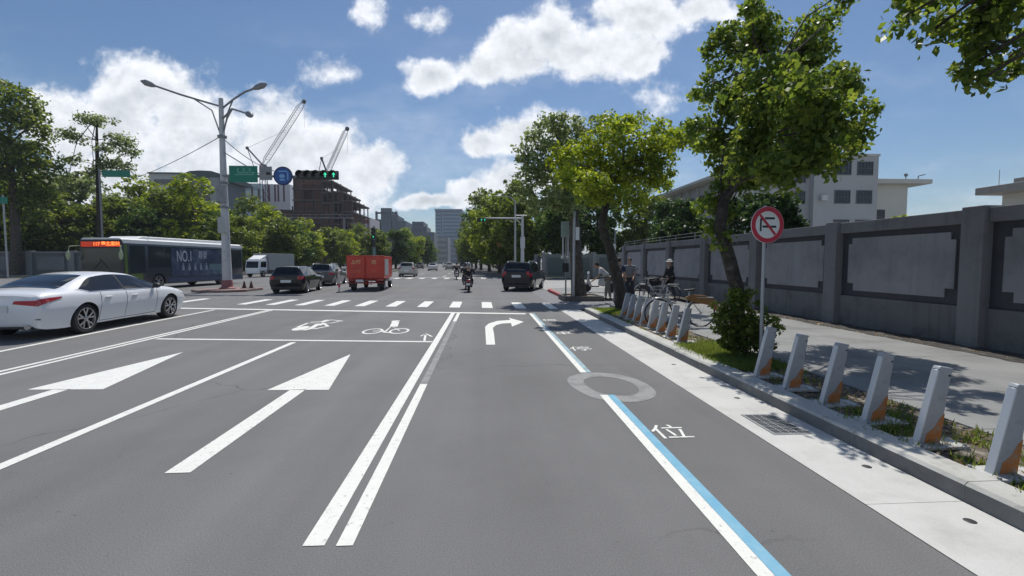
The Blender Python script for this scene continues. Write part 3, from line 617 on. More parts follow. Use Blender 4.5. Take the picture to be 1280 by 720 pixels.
# building under construction: storeys of slabs, columns and brown screens
b5 = thing('unfinished_building', 'dark brown steel frame of a stepped building under construction beneath the cranes', 'building', (-70, 160, 0))
BRN = mat('brown_screen', (0.115, 0.048, 0.035), 0.9, var=0.3, scale=0.25, col2=(0.15, 0.07, 0.045), mixs=(0.3, 0.5, 0.7)); BRD = mat('rusty_steel', (0.06, 0.045, 0.042), 0.8, var=0.2); SLAB = mat('raw_slab', (0.105, 0.080, 0.075), 0.9, var=0.15, scale=0.4)
for (xa, xb, yt, Yd) in ((366, 402, 221, 160), (402, 416, 226, 158), (416, 428, 239, 157), (428, 440, 250, 156), (322, 366, 262, 159)):
    top = at(xa, yt, Yd).z; A = at(xa, yt, Yd).x; B = at(xb, yt, Yd).x; nf = max(3, int(top/3.4)); fh = top/nf
    mb = MB()
    for k in range(1, nf+1): mb.box(A-0.2, B+0.3, Yd-0.4, Yd+22, k*fh-0.45, k*fh)
    sub('floor_slab', mb, SLAB, b5, smooth=0)
    mb = MB(); nc = max(2, int((B-A)/3.0))
    for j in range(nc+1):
        x = A+(B-A-0.3)*j/nc
        for yy in (Yd, Yd+10, Yd+21): mb.box(x, x+0.35, yy, yy+0.35, 0, top+ (1.2 if j % 2 else 0.2))
    sub('column', mb, BRD, b5, smooth=0)
    mb = MB(); rn = random.Random(int(xa))
    for k in range(nf):
        for j in range(nc):
            open_ = (xa >= 416 and rn.random() < 0.6) or (xa == 402 and k >= nf-2) or rn.random() < 0.08
            if not open_: mb.box(A+(B-A)*j/nc+0.1, A+(B-A)*(j+1)/nc-0.1, Yd+0.5+rn.random()*0.6, Yd+1.4, k*fh+0.02, (k+1)*fh-0.5)
    mb.box(A+1, B-1, Yd+4, Yd+18, 0, top-fh)
    sub('safety_screen', mb, BRN, b5, smooth=0)
mb = MB()
for (xa, xb, ya, yb) in ((376, 396, 229, 230), (374, 398, 236, 237), (380, 394, 226, 227)): px_box(mb, xa, xb, ya, yb, 159.3, 0.2)
sub('orange_rail', mb, mat('orange_rail', (0.22, 0.10, 0.045), 0.8), b5, smooth=0)
b6 = thing('striped_hoarding_block', 'white block with dark red vertical stripes behind the round blue sign', 'building', (-70, 185, 0))
mb = MB(); x0, x1, z0, z1 = px_box(mb, 328, 364, 230, 300, 185, 12); sub('wall', mb, mat('white_hoarding', (0.62, 0.60, 0.62), 0.7), b6, smooth=0)
for x in (335, 342.5, 346.5, 353.5): mb = MB(); px_box(mb, x, x+2.6, 231, 252, 184.9, 0.09); sub('stripe', mb, mat('maroon_stripe', (0.12, 0.03, 0.06), 0.7), b6, smooth=0)
mb = MB(); a = at(326, 232, 180); 
for x in (314, 322, 328): p = at(x, 240, 180); mb.box(p.x, p.x+0.5, 180, 180.5, 0, at(x, 236 if x > 314 else 233, 180).z)
sub('scaffold_post', mb, BRD, b6, smooth=0)
b7 = thing('pale_glass_block', 'pale bluish glass block under the green road sign', 'building', (-90, 210, 0))
mb = MB(); x0, x1, z0, z1 = px_box(mb, 286, 327, 229, 300, 210, 15); sub('wall', mb, mat('pale_glass', (0.30, 0.38, 0.40), 0.35), b7, smooth=0)
mb = MB()
for k in range(6): mb.box(x0+0.6, x1-0.6, 209.9, 209.99, z1-3-k*4, z1-1.2-k*4)
sub('window', mb, mat('bluish_window', (0.18, 0.26, 0.29), 0.2), b7, smooth=0)
# low elevated rail line in front of the site
b8 = thing('footbridge', 'long low grey footbridge crossing behind the left-hand trees', 'footbridge', (-40, 150, 0))
mb = MB(); a = at(318, 272, 152); b = at(440, 272, 152); mb.box(a.x, b.x, 152, 154, a.z-0.05, a.z+0.25); sub('deck', mb, mat('bridge_deck', (0.20, 0.19, 0.20), 0.8), b8, smooth=0)
mb = MB(); mb.box(a.x, b.x, 151.9, 152, a.z+1.0, a.z+1.15)
for k in range(16): x = a.x+(b.x-a.x)*k/16; mb.box(x, x+0.12, 151.9, 152, a.z+0.25, a.z+1.0)
sub('railing', mb, mat('bridge_deck'), b8, smooth=0)
for k in range(3): x = a.x+3+(b.x-a.x-6)*k/2; sub('pier', MB().box(x, x+0.5, 152.5, 153.5, 0, a.z-0.05), mat('bridge_deck'), b8, smooth=0)
# tower cranes
def crane(base, tip, jib_w, label, cabx):
    bp = at(base[0], base[1], 172); tp_ = at(tip[0], tip[1], 172)
    t = thing('tower_crane', label, 'crane', (bp.x, 172, 0), group='tower cranes over the building site')
    CR = mat('crane_steel', (0.30, 0.30, 0.31), 0.6); CD = mat('crane_dark', (0.09, 0.09, 0.10), 0.6)
    m1 = MB(); w = 0.9
    for sx in (-w, w):
        for sy in (-w, w): m1.tube([(sx, sy, 0), (sx, sy, bp.z-1)], 0.13, 4)
    for k in range(int(bp.z/2.4)): z = k*2.4; m1.tube([(-w, -w, z), (w, -w, z+2.4)], 0.08, 4); m1.tube([(w, w, z), (w, -w, z+2.4)], 0.08, 4)
    m1.build('mast', CD, t)
    m1 = MB(); A = Vector((0, 0, bp.z)); B = Vector((tp_.x-bp.x, 0, tp_.z)); d = (B-A); nrm = Vector((-d.z, 0, d.x)).normalized(); n_ = 22
    chords = [(nrm*jib_w*0.5+Vector((0, 0.6, 0))), (nrm*jib_w*0.5-Vector((0, 0.6, 0))), (-nrm*jib_w*0.5)]
    for c in chords: m1.tube([A+c*0.35, A+d*0.1+c, A+d*0.9+c, B+c*0.3], 0.11, 4)
    for k in range(n_):
        p = A+d*(0.08+0.84*k/n_); q_ = A+d*(0.08+0.84*(k+1)/n_)
        m1.tube([p+chords[0], q_+chords[2]], 0.06, 3); m1.tube([p+chords[2], q_+chords[1]], 0.06, 3)
    m1.build('jib', CR, t)
    m1 = MB(); m1.box(-0.9, 0.9, -0.9, 0.9, bp.z-2.2, bp.z+0.3); m1.build('cab', CD, t, smooth=0)
    m1 = MB(); kx = at(cabx[0], cabx[1], 172); K = Vector((kx.x-bp.x, 0, kx.z)); m1.tube([A, K], 0.28, 4); m1.tube([K, A+Vector((-3.2 if kx.x < bp.x else -2.2, 0, -0.5))], 0.12, 4); m1.ell(K, (0.6, 0.5, 0.6), 8, 5); m1.tube([K, A+d*0.55], 0.05, 3); m1.build('tail_mast', CD, t)
    m1 = MB(); m1.ell(B, (0.8, 0.5, 0.8), 8, 6); m1.tube([B, B-Vector((0, 0, 9))], 0.04, 3); m1.build('jib_head', CD, t)
    return t
crane((329, 207), (380, 127), 1.9, 'tall tower crane with the longer grey jib, left of its neighbour', (309, 185))
crane((409, 217), (434, 161), 1.5, 'shorter tower crane with a grey jib directly above the traffic light bar', (402, 198))
# centre distance
HZ = lambda n, c: mat(n, c, 0.7, var=0.1, scale=0.05)
def far_block(name, label, segs, Y, dep, c, roofs=None, wins=True, wc=(0.10, 0.14, 0.17)):
    p = at((segs[0][0]+segs[-1][1])/2, 327, Y); t = thing(name, label, 'building', (p.x, Y, 0))
    for i, (xa, xb, yt) in enumerate(segs):
        mb = MB(); x0, x1, z0, z1 = px_box(mb, xa, xb, yt, 340, Y+i*0.02, dep); sub('wall', mb, HZ('far_'+name, c), t, smooth=0)
        if wins:
            mb = MB(); nf = max(2, int(z1/3.8))
            for k in range(nf): mb.box(x0+(x1-x0)*.07, x1-(x1-x0)*.07, Y+i*0.02-0.12, Y+i*0.02-0.01, z1-(k+0.75)*z1/nf, z1-(k+0.25)*z1/nf)
            sub('window', mb, HZ('farwin_'+name, wc), t, smooth=0)
    return t
far_block('red_white_block', 'white block with a dark red band right of the unfinished building', [(441, 464, 272)], 230, 20, (0.50, 0.44, 0.44), wc=(0.20, 0.05, 0.05))
t = far_block('grey_office', 'grey green office building with a raised roof frame beyond the trees', [(464, 476, 274), (476, 490, 263), (490, 498, 269), (498, 508, 276)], 300, 25, (0.10, 0.13, 0.15))
mb = MB(); 
for (xa, xb, ya, yb) in ((469, 471, 264, 276), (469, 496, 265, 267), (494, 496, 264, 276), (476, 489, 260, 266)): px_box(mb, xa, xb, ya, yb, 299, 3)
sub('roof_frame', mb, HZ('roof_frame', (0.11, 0.14, 0.16)), t, smooth=0)
far_block('stepped_office', 'long stepped grey building beyond the median trees', [(505, 516, 281), (515, 530, 277), (528, 534, 283), (534, 543, 290)], 330, 25, (0.14, 0.155, 0.165))
far_block('grey_hall', 'grey building with pale horizontal bands left of the glass tower', [(534, 560, 296)], 380, 30, (0.20, 0.20, 0.22), wc=(0.30, 0.32, 0.27))
far_block('low_annex', 'low bluish grey annex at the foot of the glass tower', [(558, 580, 304)], 440, 30, (0.24, 0.25, 0.29), wc=(0.17, 0.19, 0.23))
t = far_block('glass_tower', 'tall blue grey glass tower at the end of the road', [(544, 552, 262.5), (552, 577, 262)], 520, 35, (0.20, 0.26, 0.33), wc=(0.07, 0.14, 0.20))
mb = MB(); px_box(mb, 543, 578, 261, 263, 518, 38); sub('roof', mb, HZ('tower_roof', (0.28, 0.32, 0.38)), t, smooth=0)
mb = MB(); px_box(mb, 577, 580.5, 264, 340, 520.5, 34); sub('side_fin', mb, HZ('tower_fin', (0.34, 0.38, 0.43)), t, smooth=0)
far_block('end_block', 'narrow grey block right at the far end of the road', [(580, 592, 309)], 560, 30, (0.20, 0.21, 0.25))
# green sign board and low roof far left behind the trees
# ------------------------------------------------------------------ foliage
def leaves(name, centers, radii, per, size, m, seed, up=0.35, squash=0.75, ratio=0.62, droop=0.0):
    """real leaf-sized faces (folded diamonds) scattered in many small sprays"""
    rg = np.random.default_rng(seed); n = len(centers); C = np.repeat(np.asarray(centers, float), per, 0); Rr = np.repeat(np.asarray(radii, float), per)
    d = rg.normal(size=(n*per, 3)); d /= np.linalg.norm(d, axis=1)[:, None]; rr = rg.random(n*per)**0.45
    p = C+d*(rr*Rr)[:, None]*np.array([1, 1, squash])
    nr = rg.normal(size=(n*per, 3)); nr[:, 2] += up*2; nr += d*0.7; nr /= np.linalg.norm(nr, axis=1)[:, None]
    t = rg.normal(size=(n*per, 3)); t[:, 2] -= droop; t -= nr*(t*nr).sum(1)[:, None]; t /= np.linalg.norm(t, axis=1)[:, None]; b = np.cross(nr, t)
    s = size*rg.uniform(0.6, 1.25, n*per)[:, None]
    w = s*ratio/2; k = n*per
    V = np.empty((k, 4, 3)); V[:, 0] = p-t*s*0.5; V[:, 1] = p+b*w+nr*s*0.08; V[:, 2] = p+t*s*0.5; V[:, 3] = p-b*w+nr*s*0.08
    me = bpy.data.meshes.new(name); me.vertices.add(k*4); me.vertices.foreach_set('co', V.reshape(-1))
    me.loops.add(k*4); me.loops.foreach_set('vertex_index', np.arange(k*4, dtype=np.int32)); me.polygons.add(k)
    me.polygons.foreach_set('loop_start', np.arange(0, k*4, 4, dtype=np.int32)); me.polygons.foreach_set('loop_total', np.full(k, 4, dtype=np.int32))
    me.update(); me.validate(); me.materials.append(m); return me
def crown_clumps(blobs, n, rng, cr, shell=0.5):
    vol = np.array([b[3]*b[4]*b[5] for b in blobs])**0.72; vol /= vol.sum(); out = []; rad = []; own = []
    for i in range(n):
        k = rng.choices(range(len(blobs)), weights=vol)[0]; b = blobs[k]
        v = Vector((rng.gauss(0, 1), rng.gauss(0, 1), rng.gauss(0, 1))).normalized(); r = shell+(1-shell)*rng.random()**0.7
        if rng.random() < 0.22: r *= rng.random()
        p = Vector((b[0]+v.x*r*b[3], b[1]+v.y*r*b[4], b[2]+v.z*r*b[5]))
        out.append(tuple(p)); rad.append(cr*rng.uniform(0.55, 1.35)*(1.25-0.35*r)); own.append(k)
    return out, rad, own
def make_tree(name, label, loc, trunk, tr, blobs, n, cr, per, size, m, seed, group=None, cat='tree', bark=None, twigs=0.5, limbs=True, up=0.35, shell=0.5, squash=0.75):
    """trunk: list of local points; tr: radii; blobs: local (x,y,z,rx,ry,rz)"""
    rng = random.Random(seed); t = thing(name, label, cat, loc, 0, group)
    mb = MB(); mb.tube(trunk, tr, 10); tops = [Vector(p) for p in trunk]
    C_, R_, O_ = crown_clumps(blobs, n, rng, cr, shell)
    k0 = len(trunk)//2
    for bi, b in enumerate(blobs):
        if not limbs: break
        bc = Vector(b[:3]); cand = [p for p in tops[k0:] if p.z < bc.z+0.2] or [tops[-1]]
        src = min(cand, key=lambda p: (p-bc).length+abs(p.z-bc.z)*0.2); mid = src.lerp(bc, 0.5)+Vector((rng.uniform(-.12, .12), rng.uniform(-.12, .12), 0.06))*(bc-src).length
        r0 = tr[-1]*0.75; mb.tube([src, mid, bc], [r0, r0*0.62, r0*0.4], 6)
        mem = [i for i, o in enumerate(O_) if o == bi]
        for i in mem:
            if rng.random() > twigs: continue
            c = Vector(C_[i]); a = bc.lerp(mid, rng.random()*0.5); mm = a.lerp(c, 0.5)+Vector((0, 0, 0.08))*(c-a).length
            mb.tube([a, mm, c], [r0*0.28, r0*0.16, r0*0.06], 4, cap=False)
    mb.build('trunk', bark or BARK, t, smooth=60)
    o = bpy.data.objects.new('crown', leaves('crown', C_, R_, per, size, m, seed, up, squash)); COL.objects.link(o); o.parent = t
    return t
def px_blobs(loc, Y, lst, ry=None):
    out = []
    for q_ in lst:
        px, py, rx, rz = q_[:4]; dy = q_[4] if len(q_) > 4 else 0.0
        c = at(px, py, Y+dy); a = at(px+rx, py, Y+dy); b = at(px, py-rz, Y+dy); RX = abs(a.x-c.x); RZ = abs(b.z-c.z)
        out.append((c.x-loc[0], c.y-loc[1], c.z-loc[2], RX, ry or (RX+RZ)/2, RZ))
    return out
def tpath(loc, Y, pts):
    r = []
    for q_ in pts: c = at(q_[0], q_[1], Y+(q_[2] if len(q_) > 2 else 0)); r.append((c.x-loc[0], c.y-loc[1], c.z-loc[2]))
    r[0] = (r[0][0], r[0][1], -0.03); return r

# --- the big leaning tree by the round sign
LC = (4.35, 7.75, ZS)
bl = px_blobs(LC, 7.75, [(905, 62, 26, 31, 1.2), (948, 48, 26, 31, 1.21), (915, 120, 34, 33, 1.29), (962, 110, 40, 42, -1.03), (1003, 62, 26, 35, 1.1), (1032, 22, 19, 16, 1.68), (1052, -8, 15, 16, 0.89), (990, 150, 42, 39, 1.6), (1040, 146, 23, 19, -1.89), (1062, 98, 17, 18, -0.18), (1036, 60, 15, 11, 1.68), (898, 178, 28, 26, 1.22), (930, 205, 37, 28, 1.42), (985, 212, 40, 26, -1.56), (1035, 196, 32, 24, -0.17), (1078, 138, 13, 26, -1.04), (1062, 170, 22, 19, 0.12), (880, 110, 15, 19, 0.71), (868, 160, 14, 13, 0.87), (940, 10, 15, 11, -0.47), (905, 272, 14.0, 12.6, 0.6), (878, 258, 11.2, 9.8, 0.8), (1010, 120, 41, 32, -1.9), (1030, 180, 36, 26, -1.6), (1000, 190, 41, 30, 1.9), (1040, 110, 31, 30, 1.7), (900, 245, 20, 18, 0.2), (893, 285, 9.8, 9.8, 0.1), (938, 180, 24, 24, -0.55), (928, 212, 22, 18, -0.7), (950, 150, 22, 20, -0.6), (898, 300, 9, 10, 0), (935, 228, 18, 12, 0.2)])
make_tree('street_tree', 'tall leafy street tree with a leaning forked trunk right behind the red round sign', LC,
          tpath(LC, 7.75, [(925,438), (922,400), (921,360,-.05), (911,322,-.05), (900,285,0), (905,250,.05), (925,215,.1), (945,175,.1), (955,130,.1), (965,90,0)]), [.15,.125,.115,.11,.10,.09,.08,.06,.045,.03], bl, 800, 0.20, 36, 0.108, LF_A, 11, bark=BARKD, twigs=0.5, squash=0.85, up=0.15)
# shrub at its foot
LB = (4.38, 7.45, ZS)
bl = px_blobs(LB, 7.45, [(925,418,26,24),(916,392,24,24),(940,402,24,26),(950,424,18,16),(908,422,14,16),(928,372,16,12),(966,408,12,11),(897,408,10,12)])
make_tree('shrub', 'bushy green shrub growing round the base of the leaning tree', LB, [(0, 0, -0.03), (0.02, 0, 0.2), (0, 0.03, 0.4), (0.03, 0, 0.6)], [.025,.022,.018,.01], bl, 190, 0.09, 26, 0.075, LF_D, 12, cat='shrub', twigs=0.8, shell=0.3)
# --- two trees beyond: B dark leaning trunk, A straight pale trunk
LT = (4.50, 15.0, ZS)
bl = px_blobs(LT, 15.0, [(735, 190, 27, 22, -0.05), (775, 175, 34, 27, -0.48), (815, 185, 29, 24, -0.3), (842, 176, 19, 16, 1.19), (760, 215, 34, 24, 0.12), (800, 215, 31, 22, 0.23), (745, 240, 26, 19, -0.72), (785, 248, 27, 18, -1.33), (820, 215, 20, 16, -0.46), (842, 198, 12, 10, -1.0), (718, 220, 19, 19, 0.08), (755, 160, 22, 16, 1.5), (790, 152, 20, 11, 0.56), (822, 160, 15, 10, -0.87), (830, 232, 12, 8, 1.19), (722, 225, 24, 18, -1.3), (745, 235, 22, 16, -1.8), (704, 200, 20, 18, -0.8), (868, 178, 14, 12, 0)])
make_tree('street_tree', 'yellow green street tree on a dark leaning trunk at the end of the bike docks', LT,
          tpath(LT, 15.0, [(777,390), (776,365), (768,335), (762,310), (752,282), (758,255), (768,230), (778,205), (780,180)]), [.22,.19,.17,.15,.13,.11,.09,.06,.04], bl, 560, 0.26, 28, 0.13, LF_B, 13, bark=BARKD, twigs=0.4)
LA = (4.16, 20.3, ZS)
bl = px_blobs(LA, 20.3, [(675,185,26,34,0),(700,165,30,26,.4),(665,225,24,30,0),(695,215,32,34,.5),(720,190,28,34,0),(672,255,22,18,0),(705,250,26,22,-.5),(655,200,16,20,0),(725,160,22,16,0),(735,235,18,22,0),(690,150,20,10,0)])
make_tree('street_tree', 'grey green street tree with a straight pale trunk in the kerbside tree pit', LA,
          tpath(LA, 20.3, [(724,376), (722,350), (720,320), (719,290), (716,265), (708,235), (702,205), (700,180)]), [.36,.30,.26,.24,.20,.14,.1,.06], bl, 330, 0.32, 26, 0.17, LF_E, 14, twigs=0.6)
# --- tree standing beside the camera, its branches hang into the top right corner
LD = (4.7, 1.6, ZS)
dl = px_blobs(LD, 5.2, [(1135,18,26,22,0),(1170,35,30,24,0),(1215,22,36,34,.2),(1260,25,40,36,-.1),(1225,75,28,24,0),(1222,102,18,16,0),(1262,70,20,30,.2),(1295,60,30,40,.2),(1190,-10,60,30,.2),(1110,-5,22,12,0)])
hi = [(0.3, 0.2, 6.3, 1.6, 1.6, 1.2), (-0.9, 0.5, 5.8, 1.0, 1.2, .8), (1.4, 0.8, 5.6, 1.2, 1.2, .9), (0.5, -1.2, 5.4, 1.3, 1.3, .9), (1.1, 2.2, 5.2, .8, 1.0, .6)]
make_tree('street_tree', 'tree beside the camera whose maple-like branches hang into the top right corner', LD, [(0, 0, -.03), (.02, .05, 1.2), (.05, .2, 2.4), (.15, .6, 3.4), (.2, 1.0, 4.3), (.3, .8, 5.4)], [.16, .14, .13, .11, .08, .05], dl+hi, 760, 0.20, 38, 0.112, LF_A, 15, bark=BARKD, twigs=0.5, squash=0.85)

# --- hedge-like trees behind the right wall
def simple_blobs(rng, w, h0, h1, n):
    out = []
    for i in range(n):
        z = h0+(h1-h0)*rng.random(); f = 1-abs((z-h0)/(h1-h0)-0.45)*0.9
        a = rng.random()*2*math.pi; r = w*0.62*f*rng.random()**0.6; s = w*rng.uniform(0.28, 0.46)
        out.append((r*math.cos(a), r*math.sin(a), z, s, s, s*0.75))
    return out
def bg_tree(label, loc, w, h0, h1, m, seed, n=220, per=22, size=0.3, cr=None, group=None, nb=9, tr=0.25, bark=None, name='tree'):
    rng = random.Random(seed); lean = (rng.uniform(-.5, .5), rng.uniform(-.5, .5))
    return make_tree(name, label, loc, [(0, 0, -.05), (lean[0]*.2, lean[1]*.2, h0*.6), (lean[0]*.6, lean[1]*.6, h0+(h1-h0)*.3), (lean[0], lean[1], h0+(h1-h0)*.65)], [tr, tr*.8, tr*.6, tr*.3], simple_blobs(rng, w, h0, h1, nb), n, cr or w*0.13, per, size, m, seed, group, bark=bark or BARK, twigs=0.12, shell=0.55)
g = 'dark trees behind the right-hand wall'; LF_H = leafmat('leaves_hedge', (0.010, 0.024, 0.008), (0.022, 0.045, 0.013), (0.045, 0.075, 0.02))
for i, (x, y, w, h0, h1, lab) in enumerate([(12.2, 30, 2.6, 1.5, 5.2, 'dark bushy tree behind the far end of the long wall'), (11.6, 25.5, 2.4, 1.2, 4.7, 'dark bushy tree behind the wall directly above the person with the white hat'), (11.8, 21.5, 2.4, 1.2, 4.6, 'dark clipped tree over the wall right of the person with the hat'), (11.4, 17.5, 2.0, 1.0, 4.0, 'dark clipped tree over the wall just left of the leaning trunk'), (14.5, 34, 2.8, 1.4, 5.2, 'rearmost dark tree behind the wall trees, against the white office wing')]):
    bg_tree(lab, (x, y, 0), w, h0, h1, LF_H, 30+i, n=420, per=28, size=0.2, group=g)
bg_tree('small bright green treetop peeping over the wall right of the white office block', (24.2, 26.0, 0), 1.2, 2.2, 4.6, LF_B, 41, n=60, size=0.2, name='tree')

# --- prototypes for far trees, then copies
protos = {}
def proto(kind, seed):
    key = (kind, seed)
    if key in protos: return protos[key], False
    m = {'y': LF_B, 'd': LF_C, 'm': LF_D, 'g': LF_E}[kind]
    t = bg_tree('x', (0, 0, 0), 3.9, 1.7, 8.4, m, 100+seed, n=380, per=26, size=0.32, nb=14, tr=0.22); t.rotation_euler = (0, 0, 0)
    protos[key] = t; return t, True
def far_tree(kind, seed, label, loc, s, rz, group):
    t, new = proto(kind, seed)
    if new: t['label'] = label; t.location = loc; t.rotation_euler = (0, 0, rz); t['group'] = group; t.scale = s if isinstance(s, tuple) else (s,)*3; return t
    return dup(t, label, loc, rz, group, s)
ordn = ['first', 'second', 'third', 'fourth', 'fifth', 'sixth', 'seventh', 'eighth', 'ninth', 'tenth', 'eleventh', 'twelfth', 'thirteenth', 'fourteenth']
rng = random.Random(77)
# right-hand row beyond the junction
g = 'right-hand row of street trees beyond the junction'
lst = [(5.6, 38, .92, 'm'), (7.6, 49, 1.05, 'd'), (4.6, 52, 1.1, 'm'), (2.9, 58, 1.3, 'm'), (8.8, 60, 1.4, 'd'), (2.2, 66, 1.4, 'y'), (0.9, 76, 1.45, 'm'), (4.2, 78, 1.5, 'd'), (-0.6, 90, 1.45, 'm'), (-1.8, 106, 1.5, 'd'), (-3.2, 125, 1.3, 'm'), (-5.0, 150, 1.35, 'd'), (-7.5, 180, 1.4, 'm')]
lst = [(12.5, 50, 1.2, 'd'), (17, 51, 1.2, 'm')] + lst[1:]
for i, (x, y, s, k) in enumerate(lst):
    lab = {0: 'dark tree behind the green grey garden wall, nearest the side street', 1: 'dense green tree behind the garden wall at the right end of the row'}.get(i, 'tree in the right-hand row past the junction, %s along from the camera' % ordn[min(i-2, 13)])
    far_tree(k, i % 3, lab, (x, y, 0.1), s, rng.uniform(0, 6.28), g)
# median and left-hand rows
g = 'trees along the median and left side beyond the junction'
ml = []
for i, (px, top, Y, k) in enumerate([(216, 230, 74, 'm'), (247, 226, 70, 'y'), (262, 258, 66, 'd'), (292, 262, 62, 'm'), (322, 258, 78, 'y'), (345, 268, 72, 'm'), (364, 272, 84, 'd'), (384, 276, 92, 'y'), (404, 280, 98, 'm'), (424, 282, 108, 'y'), (442, 281, 118, 'm'), (474, 284, 96, 'm'), (494, 283, 104, 'd'), (512, 287, 118, 'y'), (524, 293, 138, 'd'), (534, 300, 165, 'm'), (302, 248, 86, 'm')]):
    p = at(px, top, Y); s = p.z/8.9; ml.append((px, p.x, Y, s, k))
words = ['directly above the rear half of the bus', 'with a bright crown left of the lamp post', 'low and dark just left of the lamp post', 'just right of the lamp post above the bus tail', 'bright green, above the white box truck', 'above the gap between box truck and black hatchback', 'dark, above the roof of the black hatchback', 'bright yellow green, right of the black hatchback', 'above the grey estate car', 'yellow green, left of the red truck', 'behind the left edge of the red truck', 'just right of the pole behind the red truck', 'dark, behind the right edge of the red truck', 'behind the beige car, bright topped', 'dark, right of the beige car', 'smallest and farthest in the left-hand row', 'tall, behind the lamp post under the green rectangular sign']
for i, (px, x, Y, s, k) in enumerate(ml): far_tree(k, i % 3, 'tree '+words[i], (x, Y, 0.1), (s*1.25, s*1.25, s), rng.uniform(0, 6.28), g)
# dense park trees behind the campus wall
g = 'trees behind the campus wall on the left'
for i, (px, top, Y, k, sx) in enumerate([(-40, 190, 66, 'd', 1.1), (58, 212, 76, 'g', 1.3), (92, 205, 82, 'g', 1.2), (80, 245, 64, 'm', 1.3), (120, 250, 66, 'm', 1.3), (150, 240, 72, 'm', 1.2), (176, 224, 78, 'y', 1.1), (190, 255, 68, 'd', 1.1), (203, 228, 82, 'm', 1.1), (35, 270, 62, 'd', 1.2), (160, 240, 90, 'm', 1.2), (-5, 262, 63, 'm', 1.3)]):
    p = at(px, top, Y); s = p.z/8.9
    far_tree(k, (i+1) % 3, 'tree behind campus wall, '+['dark, cut by the left picture edge behind the big tree', 'grey green and airy, between the big tree and the slim one', 'pale grey green, behind the slim tree on its left', 'low, just left of the slim trunk', 'behind the slim trunk above the bus front', 'above the front of the bus roof', 'olive yellow, below the pale cream block', 'dark and low, above the middle of the bus', 'above the bus, below the dark curved roof', 'dark and low, right of the big tree trunk', 'farthest, between slim tree and cream block', 'low, at the left picture edge'][i], (p.x, Y, 0.1), (s*sx, s*sx, s), rng.uniform(0, 6.28), g)
LL = (at(19, 335, 57).x, 57, 0.1)
bl = px_blobs(LL, 57, [(-10,150,40,45),(20,130,28,28),(38,150,20,24),(30,190,32,34),(50,205,20,26),(0,210,40,40),(20,250,36,30),(48,240,18,18),(-40,200,50,60),(5,115,24,14),(-30,270,40,30)])
make_tree('tree', 'big dark green tree rising at the left picture edge', LL, tpath(LL, 57, [(19,340), (20,300), (18,260), (15,220), (12,180)]), [.55,.45,.4,.3,.15], bl, 460, 1.15, 26, 0.5, LF_D, 61, twigs=.2)
LS = (at(127, 325, 62).x, 62, 0.1)
bl = px_blobs(LS, 62, [(105,148,14,6),(125,152,20,7),(85,168,18,7),(150,175,20,9),(130,185,16,9),(160,190,16,9),(100,175,12,6),(92,200,14,7),(140,205,22,8),(118,215,18,8),(85,225,16,8),(160,212,10,8)])
make_tree('tree', 'slim open tree with layered airy branches and a bare dark trunk', LS, tpath(LS, 62, [(127,325), (125,290), (124,250), (122,210), (121,175), (121,145)]), [.38,.34,.3,.24,.16,.08], bl, 240, 0.75, 16, 0.36, LF_E, 62, twigs=.8, bark=BARKD, shell=0.2)

# --- ground cover: grass round the docks and dry litter
def blades(name, spots, per, h, m, seed, label, cat, w=0.008, spread=0.09):
    rg = np.random.default_rng(seed); k = len(spots)*per; c = np.repeat(np.asarray(spots, float), per, 0)
    c[:, :2] += rg.normal(size=(k, 2))*spread; a = rg.uniform(0, 2*math.pi, k); hh = h*rg.uniform(0.35, 1.3, k); ln = rg.uniform(0.1, 0.9, k)*hh; b = rg.uniform(0, 2*math.pi, k)
    V = np.empty((k, 3, 3)); dx = np.stack([np.cos(a), np.sin(a)], 1)*w
    V[:, 0, :2] = c[:, :2]-dx; V[:, 1, :2] = c[:, :2]+dx; V[:, 0, 2] = V[:, 1, 2] = c[:, 2]-0.01
    V[:, 2, 0] = c[:, 0]+np.cos(b)*ln; V[:, 2, 1] = c[:, 1]+np.sin(b)*ln; V[:, 2, 2] = c[:, 2]+hh
    me = bpy.data.meshes.new(name); me.vertices.add(k*3); me.vertices.foreach_set('co', V.reshape(-1)); me.loops.add(k*3); me.loops.foreach_set('vertex_index', np.arange(k*3, dtype=np.int32))
    me.polygons.add(k); me.polygons.foreach_set('loop_start', np.arange(0, k*3, 3, dtype=np.int32)); me.polygons.foreach_set('loop_total', np.full(k, 3, dtype=np.int32)); me.update(); me.validate(); me.materials.append(m)
    o = bpy.data.objects.new(name, me); COL.objects.link(o); tag(o, label, cat, kind='stuff'); return o
rng = random.Random(8); sp = []
for i in range(520):
    y = rng.uniform(1.5, 15.2); x = rng.uniform(3.64, 4.55)
    dens = 0.9 if (6.6 < y < 8.8 or 13.9 < y) else (0.55 if y < 4.6 else 0.16)
    if rng.random() < dens: sp.append((x, y, ZS))
for i in range(520): sp.append((rng.uniform(3.63, 4.5), rng.uniform(6.5, 8.5), ZS))
for i in range(260): sp.append((rng.uniform(3.63, 4.5), rng.uniform(13.6, 15.2), ZS))
blades('grass', sp, 34, 0.055, GRASSM, 3, 'short green and yellowing grass along the planting strip', 'grass', spread=0.07)
sp = [(rng.uniform(3.65, 4.6), rng.uniform(1.5, 6.5), ZS-.01) for i in range(260)]+[(rng.uniform(8.3, 8.85), rng.uniform(1, 28), ZS) for i in range(420)]+[(rng.uniform(3.63, 4.6), rng.uniform(9, 13.5), ZS-.01) for i in range(220)]
LIT = leafmat('dry_litter', (0.10, 0.065, 0.03), (0.20, 0.15, 0.08), (0.36, 0.30, 0.2))
